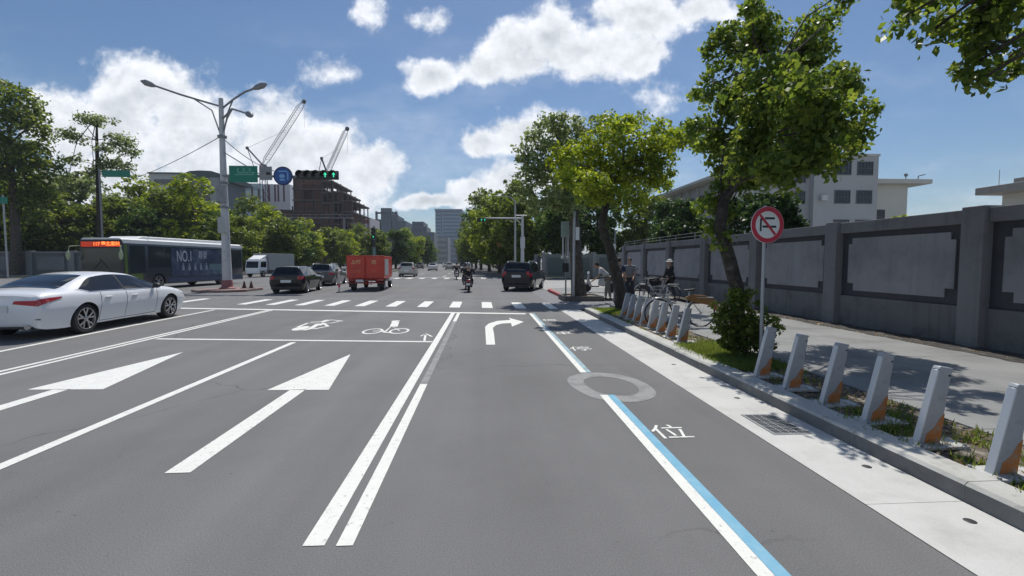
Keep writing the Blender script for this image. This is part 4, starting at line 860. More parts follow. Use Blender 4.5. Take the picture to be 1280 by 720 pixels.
me = leaves('leaf_litter', sp, [0.16]*len(sp), 5, 0.05, LIT, 9, up=1.5, squash=0.06); o = bpy.data.objects.new('leaf_litter', me); COL.objects.link(o); o.location.z = 0.012; tag(o, 'dry fallen leaves on the planting strip and at the wall foot', 'leaf litter', kind='stuff')
# ------------------------------------------------------------------ vehicles
def pchip(xs, ys, x):
    xs = np.asarray(xs, float); ys = np.asarray(ys, float); h = np.diff(xs); d = np.diff(ys)/h; m = np.zeros_like(ys)
    for i in range(1, len(xs)-1):
        if d[i-1]*d[i] > 0: w1 = 2*h[i]+h[i-1]; w2 = h[i]+2*h[i-1]; m[i] = (w1+w2)/(w1/d[i-1]+w2/d[i])
    m[0] = d[0]; m[-1] = d[-1]; x = np.clip(x, xs[0], xs[-1]); i = np.clip(np.searchsorted(xs, x, side='right')-1, 0, len(xs)-2)
    t = (x-xs[i])/h[i]; return ((2*t**3-3*t**2+1)*ys[i]+(t**3-2*t**2+t)*h[i]*m[i]+(-2*t**3+3*t**2)*ys[i+1]+(t**3-t**2)*h[i]*m[i+1])
class Car:
    """body surface lofted through stations (y, [(x,z)*7]); v runs 0..6 from underside centre to roof centre"""
    def __init__(s, st): s.y = [a[0] for a in st]; s.X = np.array([[p[0] for p in a[1]] for a in st]); s.Z = np.array([[p[1] for p in a[1]] for a in st])
    def P(s, y, v, off=0.0, side=1):
        def ev(y, v):
            xs = [float(pchip(s.y, s.X[:, k], y)) for k in range(7)]; zs = [float(pchip(s.y, s.Z[:, k], y)) for k in range(7)]
            k = min(int(v), 5); t = v-k; g = lambda a: a[k]*(1-t)+a[k+1]*t
            def cr(a):
                p0 = a[max(k-1, 0)]; p1 = a[k]; p2 = a[k+1]; p3 = a[min(k+2, 6)]
                if k < 2: return p1*(1-t)+p2*t
                if k == 5: p3 = p2
                m1 = (p2-p0)*0.32; m2 = (p3-p1)*0.32
                if k == 5: m2 = (p2-p1)*0.6 if a is xs else 0
                return (2*t**3-3*t**2+1)*p1+(t**3-2*t**2+t)*m1+(-2*t**3+3*t**2)*p2+(t**3-t**2)*m2
            return Vector((cr(xs), y, cr(zs)))
        p = ev(y, v)
        if off:
            a = ev(y+0.02, v)-ev(y-0.02, v); b = ev(y, min(v+0.03, 6))-ev(y, max(v-0.03, 0)); n = a.cross(b)
            if n.length > 1e-9:
                n.normalize()
                if n.x < 0 and v < 5.2 or (v >= 5.2 and n.z < 0): n = -n
                p = p+n*off
        if v >= 5.999: p.x = 0.0
        return Vector((p.x*side, p.y, p.z))
    def body(s, ny=70, nv=5):
        mb = MB(); ys = sorted(set([round(float(q_), 4) for q_ in np.linspace(s.y[0], s.y[-1], ny)]+[round(q_, 4) for q_ in s.y])); vs_ = [k+j/nv for k in range(6) for j in range(nv)]+[6.0]; m = len(vs_)
        V = []
        for y in ys:
            ring = [s.P(y, v) for v in vs_]; V += ring+[Vector((-p.x, p.y, p.z)) for p in ring[1:-1][::-1]]
        w = m+m-2; fs = [(i*w+j, i*w+(j+1) % w, (i+1)*w+(j+1) % w, (i+1)*w+j) for i in range(len(ys)-1) for j in range(w)]
        fs += [tuple(range(w))[::-1], tuple((len(ys)-1)*w+j for j in range(w))]; mb.add(V, fs); return mb
    def patch(s, mb, y0, y1, vlo, vhi, off=0.006, sides=(1, -1), nu=14, nv=6, full=False, mi=0):
        """patch of the surface between y0,y1 with v limits as functions of t in 0..1"""
        f = lambda q_, t: q_(t) if callable(q_) else q_
        for sd in sides:
            V = [s.P(y0+(y1-y0)*i/nu, f(vlo, i/nu)+(f(vhi, i/nu)-f(vlo, i/nu))*j/nv, off, sd) for i in range(nu+1) for j in range(nv+1)]
            mb.add(V, [(i*(nv+1)+j, i*(nv+1)+j+1, (i+1)*(nv+1)+j+1, (i+1)*(nv+1)+j) for i in range(nu) for j in range(nv)], mi)
        return mb
def wheel_parts(par, x, y, r, w, side, spokes=5, rimr=0.72):
    """tyre + rim, axle along x"""
    xf = Matrix.Translation((x, y, r)) @ Matrix.Rotation(R(90)*side, 4, 'Y')
    wh = MB().lathe([(r*0.60, -w/2), (r*0.9, -w/2), (r*0.97, -w*0.42), (r, -w*0.2), (r, w*0.2), (r*0.97, w*0.42), (r*0.9, w/2), (r*rimr, w*0.47), (r*rimr*0.97, w*0.2), (0.001, w*0.12)], 28, 0, xf).build('wheel', RUBBER, par)
    mb = MB(); mb.lathe([(r*rimr*0.98, w*0.30), (r*rimr, w*0.5), (r*rimr*0.94, w*0.50), (r*rimr*0.88, w*0.28)], 28, 0, xf, cap=False)
    for k in range(spokes):
        for dd in (-0.13, 0.13):
            a = 2*math.pi*k/spokes; m4 = xf @ Matrix.Rotation(a, 4, 'Z')
            mb.add([(r*0.12, -0.02+dd*0.3*r/0.34, w*0.44), (r*0.12, 0.02+dd*0.3*r/0.34, w*0.44), (r*rimr*0.95, 0.016+dd*r/0.5, w*0.46), (r*rimr*0.95, -0.016+dd*r/0.5, w*0.46), (r*0.12, -0.02+dd*0.3*r/0.34, w*0.34), (r*0.12, 0.02+dd*0.3*r/0.34, w*0.34), (r*rimr*0.95, 0.016+dd*r/0.5, w*0.34), (r*rimr*0.95, -0.016+dd*r/0.5, w*0.34)], [(0, 1, 2, 3), (0, 4, 5, 1), (1, 5, 6, 2), (2, 6, 7, 3), (3, 7, 4, 0)], 0, m4)
    mb.lathe([(r*0.17, w*0.30), (r*0.17, w*0.46), (r*0.1, w*0.5), (0.001, w*0.5)], 14, 0, xf)
    mb.build('rim', CHROME, wh)
    return wh
def carve(ob, cuts):
    """cut wheel wells out of a body mesh"""
    for (x, y, z, r, w) in cuts:
        c = MB().lathe([(0.001, -w/2), (r, -w/2), (r, w/2), (0.001, w/2)], 28, 0, Matrix.Translation((x, y, z)) @ Matrix.Rotation(R(90), 4, 'Y'))
        me = c.mesh('well', [BLACK], 0); co = bpy.data.objects.new('well', me); COL.objects.link(co); co.parent = ob.parent
        md = ob.modifiers.new('b', 'BOOLEAN'); md.operation = 'DIFFERENCE'; md.solver = 'EXACT'; md.object = co; md.material_mode = 'TRANSFER'
        bpy.context.view_layer.update(); dg = bpy.context.evaluated_depsgraph_get(); nm = bpy.data.meshes.new_from_object(ob.evaluated_get(dg))
        if len(nm.polygons) > 50: ob.modifiers.clear(); ob.data = nm
        else: ob.modifiers.clear()
        bpy.data.objects.remove(co)
    ob.data.name = 'body'; ob.data.shade_smooth(); ob.data.set_sharp_from_angle(angle=R(38))
def car_common(t, c, paint, W, axles, r, ww, opt):
    b = c.body(opt.get('ny', 70)).build('body', [paint, BLACK], t)
    carve(b, [(sd*(W/2-0.06), y, r*1.0, r*1.10, 0.44) for y in axles for sd in (1, -1)])
    for y in axles:
        for sd in (1, -1): wheel_parts(t, sd*(W/2-ww/2-0.03), y, r, ww, sd, opt.get('spokes', 5))
    return b
def stations(L_, W, Hh, hood, belt, yb, yf, yws, cowl, clear=0.2, tail=None, tailtop=None, roofw=0.66):
    """two-box car: yb roof rear end, yf roof front end, cowl = base of windscreen; tail = y where the tail glass starts low"""
    w = W/2; rx = w*roofw
    def sec(y, z0, wm, zm, xb, zb, xr, zr, xt, zt): return (y, [(0, z0), (wm*0.90, z0), (wm, zm), (xb, zb), (xr, zr), (xt, (zr+zt)/2+0.3*(zt-zr)), (0, zt)])
    e0, e1 = -L_/2, L_/2
    zt = tailtop or belt
    S_ = [sec(e0, clear+.16, w*.80, .55, w*.76, zt*.93, w*.62, zt*1.0, w*.4, zt*1.03),
          sec(e0+.07, clear+.06, w*.93, .58, w*.86, zt*.97, w*.68, zt*1.06, w*.45, zt*1.09)]
    if tail is not None: S_.append(sec(tail, clear, w*.99, .6, w*.93, belt, w*.74, zt*1.08, w*.5, zt*1.12))
    S_ += [sec(yb-.05 if tail is None else yb, clear, w*.995, .6, w*.94, belt*1.0, rx*.98, Hh-.12, rx*.7, Hh-.045),
           sec((yb+yf)/2, clear, w, .6, w*.95, belt*.985, rx, Hh-.07, rx*.7, Hh),
           sec(yf, clear, w, .6, w*.95, belt*.97, rx, Hh-.12, rx*.7, Hh-.04),
           sec(cowl, clear, w*.995, .6, w*.93, belt*.94, w*.80, hood+.05, w*.5, hood+.09),
           sec((cowl+e1)/2+.1, clear, w*.98, .58, w*.91, hood*.93, w*.78, hood-.005, w*.45, hood+.02),
           sec(e1-.28, clear+.02, w*.93, .55, w*.84, hood*.80, w*.70, hood*.88, w*.4, hood*.92),
           sec(e1-.08, clear+.05, w*.84, .5, w*.74, hood*.68, w*.6, hood*.76, w*.35, hood*.80),
           sec(e1, clear+.14, w*.70, .45, w*.62, hood*.60, w*.5, hood*.67, w*.3, hood*.70)]
    return S_
# ---- white coupe saloon, nearest vehicle
t = thing('car', 'shiny white four-door coupe passing at the left edge of the picture', 'car', (-10.42, 13.02, 0), R(2.2)); t.scale = (1.03, 1.06, 1.03)
def s7(y, z0, xb0, wm, zm, xb, zb, xr, zr, xt, zt2, zt): return (y, [(0, z0), (xb0, z0), (wm, zm), (xb, zb), (xr, zr), (xt, zt2), (0, zt)])
bmw = Car([s7(-2.50, .36, .60, .80, .56, .78, .86, .66, .925, .40, .945, .955), s7(-2.45, .28, .72, .87, .58, .84, .89, .72, .965, .42, .99, 1.0),
           s7(-2.25, .22, .80, .915, .62, .885, .915, .76, 1.01, .45, 1.035, 1.05), s7(-1.85, .20, .84, .94, .64, .91, .935, .75, 1.04, .48, 1.08, 1.10),
           s7(-1.45, .20, .85, .947, .60, .92, .925, .70, 1.14, .48, 1.215, 1.23), s7(-0.95, .20, .85, .947, .60, .925, .915, .645, 1.28, .44, 1.345, 1.36),
           s7(-0.35, .20, .85, .945, .60, .925, .90, .63, 1.33, .43, 1.395, 1.41), s7(0.25, .20, .85, .945, .60, .925, .89, .635, 1.295, .44, 1.35, 1.368),
           s7(0.80, .20, .85, .945, .63, .92, .895, .68, 1.14, .48, 1.20, 1.22), s7(1.25, .20, .85, .943, .62, .91, .875, .77, .965, .50, .99, 1.01),
           s7(1.75, .20, .84, .935, .60, .895, .83, .76, .90, .48, .925, .94), s7(2.15, .20, .80, .90, .56, .85, .76, .71, .825, .42, .85, .86), s7(2.38, .23, .72, .83, .52, .77, .67, .62, .73, .36, .75, .76), s7(2.49, .32, .55, .66, .48, .60, .58, .48, .63, .28, .65, .655)])
car_common(t, bmw, WCAR, 1.89, (-1.42, 1.55), 0.345, 0.25, {'ny': 110})
for sd in (1, -1): mb = MB(); bmw.patch(mb, -1.52, 1.06, lambda u: 3.18 + 0.32*max(0, 1-u/0.10)**1.0 - 0.02, lambda u: 3.98-0.52*max(0, 1-u/0.22)**1.4 - 0.10*max(0, (u-.85)/.15), 0.006, sides=(sd,), nu=40); mb.build('side_window', GLASS, t)
for sd in (1, -1): mb = MB(); bmw.patch(mb, -0.24, -0.19, 3.14, 3.99, 0.009, sides=(sd,), nu=2); mb.build('door_pillar', BLACK, t)
for sd in (1, -1): mb = MB(); bmw.patch(mb, -1.60, 1.14, lambda u: 3.11+0.34*max(0, 1-u/0.10), lambda u: 3.16+0.34*max(0, 1-u/0.10), 0.008, sides=(sd,), nu=40, nv=1); mb.build('window_trim', CHROME, t)
mb = MB(); bmw.patch(mb, -1.90, -1.02, lambda u: 4.62-.25*(1-u), 6.0, 0.006, nu=20, nv=8); mb.build('rear_window', GLASS, t)
mb = MB(); bmw.patch(mb, 0.38, 1.22, lambda u: 4.45-.25*u, 6.0, 0.006, nu=20, nv=8); mb.build('windscreen', GLASS, t)
mb = MB()
for ya in (-1.02, -.20, .95): bmw.patch(mb, ya, ya+0.012, 1.15, 3.05, 0.002, nu=1, nv=14)
bmw.patch(mb, -1.02, 0.95, 1.10, 1.13, 0.002, nu=14, nv=1)
mb.build('door_seam', BLACK, t)
for ya in (-.90, -.02):
    for sd in (1, -1): mb = MB(); p = bmw.P(ya, 2.62, 0.02, sd); mb.box(p.x-.018, p.x+.018, ya, ya+.2, p.z-.014, p.z+.014); mb.build('door_handle', WCAR, t, bevel=.008)
mb = MB(); bmw.patch(mb, -2.0, 1.35, 2.50, 2.60, 0.001, nu=30, nv=1); 
for sd in (1, -1):
    lamp = MB(); xo = lambda z: 0
    bmw.patch(lamp, -2.497, -2.04, lambda u: 2.50+.22*u, lambda u: 2.90-.06*u, 0.010, sides=(sd,), nu=12); lamp.prism([(sd*.36, .775), (sd*.80, .73), (sd*.80, .845), (sd*.40, .84)], -2.508, -2.45, 'y')
    lamp.build('tail_lamp', RED, t)
    hl = MB(); bmw.patch(hl, 2.05, 2.43, lambda u: 2.55, lambda u: 3.25-.1*u, 0.008, sides=(sd,), nu=8); hl.build('headlight', LAMPW, t)
    mr = MB(); mr.ell((sd*1.02, .83, .99), (.10, .085, .065), 12, 8); mr.tube([(sd*.86, .86, .93), (sd*.97, .85, .96)], .022, 6); mr.build('wing_mirror', BLACK, t)
    ex = MB(); ex.tube([(sd*.62, -2.35, .30), (sd*.62, -2.52, .295)], [.05, .055], 14); ex.build('exhaust_pipe', CHROME, t)
    rf = MB(); rf.box(sd*.74-.1, sd*.74+.1, -2.475, -2.455, .44, .455); rf.build('reflector', BLACK, t)
MB().box(-.27, .27, -2.535, -2.50, .60, .74).build('number_plate', PLATE, t); MB().lathe([(.001, .004), (.035, .003), (.035, 0)], 16, 0, Matrix.Translation((0, -2.508, .86)) @ Matrix.Rotation(R(90), 4, 'X')).build('badge', BLACK, t)
MB().box(-.70, .70, -2.47, -2.40, .24, .32).build('diffuser', BLACK, t, bevel=.02)
# ---- generic two-box cars
def generic(label, loc, rz, paint, L_=4.4, W=1.8, Hh=1.48, hood=.92, belt=.93, yb=-1.75, yf=.15, cowl=1.0, r=.33, tail=None, tailtop=None, lampz=(.78, .98), name='car', cat='car', clear=.2, spare=False, plate='', group=None, rails=False, jeep=False, roofw=.68):
    t = thing(name, label, cat, loc, rz, group); c = Car(stations(L_, W, Hh, hood, belt, yb, yf, 0, cowl, clear, tail, tailtop, roofw=roofw)); e0 = -L_/2
    car_common(t, c, paint, W, (e0+.82, L_/2-.88), r, .22, {'ny': 60})
    for sd in (1, -1): mb = MB(); c.patch(mb, yb+.18, cowl-.12, lambda u: 3.16+.25*max(0, 1-u/.08), lambda u: 3.93-.3*max(0, 1-u/.10)-.25*max(0, (u-.86)/.14), .006, sides=(sd,), nu=30); mb.build('side_window', GLASS, t)
    for sd in (1, -1):
        for ya in (-.62, .18):
            mb = MB(); c.patch(mb, ya, ya+.06, 3.1, 4.0, .009, sides=(sd,), nu=1); mb.build('door_pillar', BLACK, t)
    ys = (e0+.075) if tail is None else tail
    mb = MB(); c.patch(mb, ys+(.05 if tail is None else .03), yb-.06 if tail is None else yb-.02, lambda u: 4.35, 6.0, .008, nu=12, nv=8); mb.build('rear_window', GLASS, t)
    mb = MB(); c.patch(mb, yf+.10, cowl-.05, lambda u: 4.4, 6.0, .008, nu=12, nv=8); mb.build('windscreen', GLASS, t)
    mb = MB()
    for ya in (-1.05, -.25, .85): c.patch(mb, ya, ya+.012, 1.15, 3.05, .002, nu=1, nv=10)
    mb.build('door_seam', BLACK, t)
    for sd in (1, -1):
        lp = MB(); z0, z1 = lampz
        c.patch(lp, e0+.01, e0+.22, lambda u: 2.55+.2*u, lambda u: 3.0, .012, sides=(sd,), nu=8); lp.box(*(sorted((sd*W*.32, sd*W*.40))), e0-.012, e0+.03, z0, z1-.04); lp.build('tail_lamp', RED, t)
        hl = MB(); c.patch(hl, L_/2-.42, L_/2-.06, 2.6, 3.3, .008, sides=(sd,), nu=6); hl.build('headlight', LAMPW, t)
        mr = MB(); mr.ell((sd*(W/2+.09), cowl-.38, belt+.08), (.10, .07, .07), 10, 6); mr.tube([(sd*(W/2-.06), cowl-.36, belt+.03), (sd*(W/2+.05), cowl-.38, belt+.05)], .02, 5); mr.build('wing_mirror', BLACK, t)
    MB().box(-.26, .26, e0-.03, e0+.03, .60 if not jeep else .80, .74 if not jeep else .94).build('number_plate', PLATE, t, smooth=0)
    MB().box(-W*.40, W*.40, e0-.012, e0+.1, .24, .40).build('bumper', BLACK, t, bevel=.03)
    if rails:
        for sd in (1, -1): MB().tube([(sd*W*.33, yb+.1, Hh-.08), (sd*W*.33, yb+.25, Hh+.02), (sd*W*.33, yf-.2, Hh+.02), (sd*W*.33, yf, Hh-.06)], .018, 6).build('roof_rail', GALV, t)
    return t
generic('black hatchback waiting in the junction just left of the grey estate car', (-10.55, 27.1, 0), R(5), KCAR, L_=4.3, W=1.8, Hh=1.47, rails=False)
generic('grey estate car with roof rails between the black hatchback and the red truck', (-11.5, 35.2, 0), R(4), GCAR, L_=4.6, W=1.83, Hh=1.55, hood=.98, belt=.97, yb=-1.9, rails=True)
generic('dark navy jeep-like sport utility car turning right at the corner', (2.50, 28.6, 0), R(-17), NCAR, L_=4.5, W=1.88, Hh=1.70, hood=1.08, belt=1.06, yb=-1.95, yf=.2, cowl=1.0, r=.37, lampz=(.95, 1.18), clear=.26, rails=True, roofw=.76, jeep=True)
generic('beige sport utility car driving away behind the red truck', (-8.75, 54.5, 0), R(3.5), BCAR, L_=4.5, W=1.9, Hh=1.62, hood=1.05, belt=1.02, yb=-1.9, r=.36, lampz=(.9, 1.1), clear=.24, roofw=.72)
far = [((-9.6, 88), 'pale distant car right of the beige one, nearest of the far cars', WCAR), ((-7.4, 100), 'small silver distant car in the lane beside the far white one', SILV), ((-15.2, 112), 'dark distant car close to the median trees', GCAR), ((-11.5, 140), 'tiny white car far down the road', WCAR), ((-6.9, 150), 'tiny dark car far down the road near the right-hand trees', KCAR)]
for i, ((x, y), lab, m) in enumerate(far):
    generic(lab, (x, y, 0), R(5), m, group='distant cars far down the road', L_=4.4+.1*i, Hh=1.46+.03*i)

# ---- red box truck seen from behind
t = thing('truck', 'small red box truck with yellowish characters on its back doors', 'truck', (-6.82, 27.2, 0), R(3))
bx_ = MB().box(-.98, .98, 0, 2.9, .72, 2.02).build('cargo_box', RTRUCK, t, bevel=.02)
MB().box(-1.0, 1.0, -.012, .05, 2.0, 2.05).build('top_rail', RTRUCK, t, bevel=.01)
t.scale = (1.07, 1.1, 1.0)
for x in (-.5, .5): MB().box(x-.46, x+.46, -.03, -.003, .76, 1.97).build('rear_door', RTRUCK, t, bevel=.008)
MB().box(.983, .99, .25, 1.5, .9, 1.85).build('side_panel', SILV, t, smooth=0)
mb = MB()
for x in (-.03, .03): mb.tube([(x, -.05, .74), (x, -.05, 1.98)], .014, 6)
for z in (1.0, 1.7): mb.box(-.06, .06, -.07, -.035, z, z+.05)
mb.build('lock_rod', RTRUCK, t)
for (s_, x, z, sz) in (('上', -.62, 1.66, .26), ('坤', -.36, 1.66, .26), ('元', .45, 1.66, .26)): lettering(s_, sz, YEL, t, (x, -.034, z), bold=.006)
for (s_, x, z, sz) in (('公', -.55, 1.13, .18), ('司', -.33, 1.13, .18), ('行', .45, 1.13, .2)): lettering(s_, sz, mat('worn_yellow', (.55, .22, .12), .7), t, (x, -.034, z))
cab = MB(); cab.prism([(3.0, .45), (4.5, .45), (4.55, 1.0), (4.25, 1.15), (3.85, 1.82), (3.0, 1.85)], -.82, .82, 'x'); cab.build('cab', WCAR, t, bevel=.05)
for sd in (1, -1):
    MB().prism([(3.2, 1.15), (4.12, 1.15), (3.8, 1.72), (3.2, 1.74)], sd*.823, sd*.83, 'x').build('side_window', GLASS, t, smooth=0)
    mr = MB(); mr.tube([(sd*.8, 4.0, 1.5), (sd*1.05, 4.05, 1.55)], .015, 5); mr.box(sd*1.06-.07, sd*1.06+.07, 4.03, 4.07, 1.38, 1.68); mr.build('wing_mirror', BLACK, t)
    wheel_parts(t, sd*.78, .75, .33, .22, sd); wheel_parts(t, sd*.72, 3.75, .30, .19, sd)
    mb = MB(); mb.box(*sorted((sd*.55, sd*.95)), .33, .35, .22, .66); mb.build('mud_flap', BLACK, t, smooth=0)
    mb = MB(); mb.box(*sorted((sd*.62, sd*.93)), -.04, 0.01, .60, .69); mb.build('tail_lamp', RED, t, smooth=0)
mb = MB(); mb.box(-.95, .95, -.02, .04, .44, .52); mb.box(-.6, -.52, 0, 3.0, .5, .72); mb.box(.52, .6, 0, 3.0, .5, .72); mb.box(-.9, .9, .1, .16, .62, .719); mb.build('chassis', mat('red_frame', (.25, .02, .02), .6, var=.2), t, smooth=0)
mb = MB()
for x in (.05, .32): mb.tube([(x, -.05, .76), (x, -.08, .36)], .014, 6)
for z in (.40, .52, .64): mb.tube([(.05, -.07, z), (.32, -.07, z)], .012, 6)
mb.build('step_ladder', RTRUCK, t)
MB().box(-.5, -.12, -.045, -.025, .53, .67).build('number_plate', PLATE, t, smooth=0)

# ---- city bus
t = thing('bus', 'city bus with an orange destination display and a dark blue advert along its side', 'bus', (-20.85, 32.7, 0), math.pi-math.atan2(1.0, 10.7))
BUSB = mat('bus_paint', (.025, .03, .04), .35, coat=.4); BUSR = mat('bus_roof', (.74, .75, .74), .5, var=.05); BUSW = mat('bus_glass', (.03, .04, .045), .06, spec=.8)
b = MB(); prof = [(-1.25, .32), (1.25, .32), (1.25, 2.78), (1.18, 2.93), (-1.18, 2.93), (-1.25, 2.78)]
b.prism(prof, -5.5, 5.38, 'y'); o = b.build('body', [BUSB, BLACK], t, bevel=.03)
carve(o, [(sd*1.2, y, .47, .52, .55) for y in (-3.0, 2.9) for sd in (1, -1)])
MB().prism([(-1.19, 2.935), (1.19, 2.935), (1.05, 3.03), (-1.05, 3.03)], -5.5, 5.38, 'y').build('roof', BUSR, t, bevel=.03)
MB().prism([(-3.6, 3.0), (4.2, 3.0), (3.7, 3.20), (-2.8, 3.22)], -.95, .95, 'x').build('roof_pod', BUSR, t, bevel=.05); MB().box(-.5, .5, -5.2, -4.5, 3.0, 3.3).build('roof_vent', BUSR, t, bevel=.04)
MB().box(-1.256, -1.2, -5.5, 5.36, 2.74, 2.93).build('roof_edge', BUSR, t, smooth=0)
for y in (-3.0, 2.9):
    for sd in (1, -1): wheel_parts(t, sd*1.08, y, .47, .28, sd)
# side facing us is local -x
def side_win(y0, y1, z0, z1, m, nm): return MB().box(-1.262, -1.248, y0, y1, z0, z1).build(nm, m, t, smooth=0)
side_win(3.9, 4.95, 1.05, 2.62, BUSW, 'driver_window')
side_win(5.12, 5.3, .5, 2.7, mat('bus_lime', (.09, .15, .03), .4), 'lime_corner')
side_win(4.1, 4.95, .6, 1.0, mat('bus_lime'), 'lime_panel')
for k in range(6): side_win(2.45-k*1.27, 3.65-k*1.27, 1.35, 2.62, BUSW, 'side_window')
side_win(-5.35, -4.1, 1.2, 2.62, BUSW, 'rear_side_window')
ADB = mat('advert_blue', (.025, .04, .09), .4, var=.3, scale=1.5, col2=(.07, .10, .15), mixs=(1.3, .5, .62)); ADT = mat('advert_teal', (.10, .17, .20), .4)
MB().box(-1.2705, -1.263, -3.9, 1.9, .75, 2.55).build('advert', ADB, t, smooth=0)
MB().box(-1.274, -1.271, -3.8, -1.6, 1.10, 1.55).build('advert_band', ADT, t, smooth=0)
MB().box(-1.262, -1.252, -5.3, 2.2, .40, .70).build('skirt_band', mat('bus_skirt', (.04, .06, .12), .4), t, smooth=0)
ADW = mat('advert_white', (.50, .53, .58), .5)
lettering('NO.1', 1.0, ADW, t, (-1.275, .75, 2.02), (0, -1, 0), (0, 0, 1), sx=.62)
lettering('尊榮', .62, ADW, t, (-1.275, -.95, 2.12), (0, -1, 0), (0, 0, 1), sx=.7); lettering('RECRUIT', .42, mat('advert_pale', (.20, .30, .38), .5), t, (-1.277, -2.7, .92), (0, -1, 0), (0, 0, 1), sx=.9)
rn = random.Random(4)
for k in range(5):   # small row of advert figures
    mb = MB(); y = .9-k*.55; mb.prism([(y-.11, 1.12), (y+.11, 1.12), (y+.11, 1.40), (y+.05, 1.44), (y+.05, 1.6), (y-.05, 1.6), (y-.05, 1.44), (y-.11, 1.40)], -1.276, -1.2725, 'x')
    mb.build('advert_figure', mat('advert_figure', (.22, .27, .34), .5), t, smooth=0)
# front (local +y)
MB().box(-1.15, 1.15, 5.385, 5.40, 1.05, 2.45).build('windscreen', BUSW, t, smooth=0)
MB().box(-1.2, 1.2, 5.383, 5.41, 2.47, 2.88).build('display_housing', BLACK, t, smooth=0)
MB().box(.45, 1.12, 5.412, 5.418, 2.53, 2.82).build('display_red_panel', LEDR, t, smooth=0)
MB().box(-1.12, .43, 5.412, 5.416, 2.53, 2.82).build('display_panel', LEDR, t, smooth=0)
lettering('117 臺北車站', .27, LED, t, (-.35, 5.422, 2.68), (-1, 0, 0), (0, 0, 1), 'display_lettering', bold=.006)
MB().box(-1.22, 1.22, 5.36, 5.46, .34, .78).build('front_bumper', mat('bus_grey', (.15, .16, .17), .5), t, bevel=.05)
for sd in (1, -1):
    MB().ell((sd*.95, 5.46, .62), (.17, .05, .10), 12, 8).build('headlight', LAMPW, t)
    mr = MB(); mr.tube([(sd*1.15, 5.38, 2.6), (sd*1.45, 5.75, 2.55), (sd*1.5, 5.8, 2.2)], .03, 6); mr.build('mirror_arm', mat('mirror_lime', (.35, .42, .25), .4), t)
    MB().ell((sd*1.5, 5.8, 2.05), (.12, .07, .26), 10, 8).build('wing_mirror', mat('mirror_lime'), t)
MB().tube([(-.6, 5.41, 1.1), (.1, 5.415, 1.9)], .012, 5).build('wiper', BLACK, t)
MB().tube([(.6, 5.41, 1.1), (-.0, 5.415, 1.75)], .012, 5).build('wiper', BLACK, t)

# ---- white box truck on the far left lane
t = thing('truck', 'white cab truck with a grey box body between the bus and the black hatchback', 'truck', (at(338, 330, 55).x, 55.0, 0), math.pi+R(-10)); t.scale = (.8, .8, .8)
MB().box(-1.2, 1.2, -4.0, 2.0, .95, 3.25).build('cargo_box', mat('box_grey', (.30, .32, .32), .6, var=.06), t, bevel=.03)
c_ = MB(); c_.prism([(2.15, .5), (3.95, .5), (4.0, 1.2), (3.75, 2.35), (2.15, 2.45)], -1.0, 1.0, 'x'); c_.build('cab', WCAR, t, bevel=.06)
MB().prism([(2.15, 2.45), (3.6, 2.42), (2.3, 3.0), (2.15, 3.0)], -.9, .9, 'x').build('wind_deflector', WHITE, t, bevel=.04)
MB().add([(-.9, 4.0, 1.28), (.9, 4.0, 1.28), (.85, 3.80, 2.15), (-.85, 3.80, 2.15)], [(0, 1, 2, 3)]).build('windscreen', GLASS, t, smooth=0)
for sd in (1, -1):
    MB().prism([(2.4, 1.35), (3.6, 1.35), (3.5, 2.1), (2.4, 2.15)], sd*1.003, sd*1.012, 'x').build('side_window', GLASS, t, smooth=0)
    for y in (-2.4, 3.1): wheel_parts(t, sd*.95, y, .42, .25, sd)
    MB().ell((sd*.75, 4.0, .85), (.14, .04, .10), 10, 6).build('headlight', LAMPW, t)
mb = MB(); mb.box(-1, 1, -4, 3.8, .5, .94); mb.build('chassis', BLACK, t, smooth=0)

# ------------------------------------------------------------------ people
def skin_mesh(J, edges, rad, sub=1):
    """one continuous limb-and-trunk surface grown on a joint skeleton"""
    names = list(J); me = bpy.data.meshes.new('skin'); me.from_pydata([tuple(J[k]) for k in names], [(names.index(a), names.index(b)) for a, b in edges], [])
    o = bpy.data.objects.new('skin', me); COL.objects.link(o); sk = o.modifiers.new('s', 'SKIN'); sk.use_smooth_shade = True
    ly = me.skin_vertices[0] if len(me.skin_vertices) else None
    if ly is None:
        bm = bmesh.new(); bm.from_mesh(me); bm.verts.layers.skin.verify(); bm.to_mesh(me); bm.free(); ly = me.skin_vertices[0]
    for i, k in enumerate(names):
        r = rad[k]; ly.data[i].radius = r if isinstance(r, tuple) else (r, r); ly.data[i].use_root = (i == 0)
    s2 = o.modifiers.new('u', 'SUBSURF'); s2.levels = sub; s2.render_levels = sub
    bpy.context.view_layer.update(); dg = bpy.context.evaluated_depsgraph_get(); nm = bpy.data.meshes.new_from_object(o.evaluated_get(dg)); bpy.data.objects.remove(o); return nm
def join_meshes(name, ms, m):
    bm = bmesh.new()
    for x in ms: bm.from_mesh(x)
    me = bpy.data.meshes.new(name); bm.to_mesh(me); bm.free(); me.materials.append(m)
    for p in me.polygons: p.use_smooth = True; p.material_index = 0
    return me
SKIN = mat('skin', (.42, .25, .17), .55); HAIR = mat('hair', (.015, .012, .01), .6)
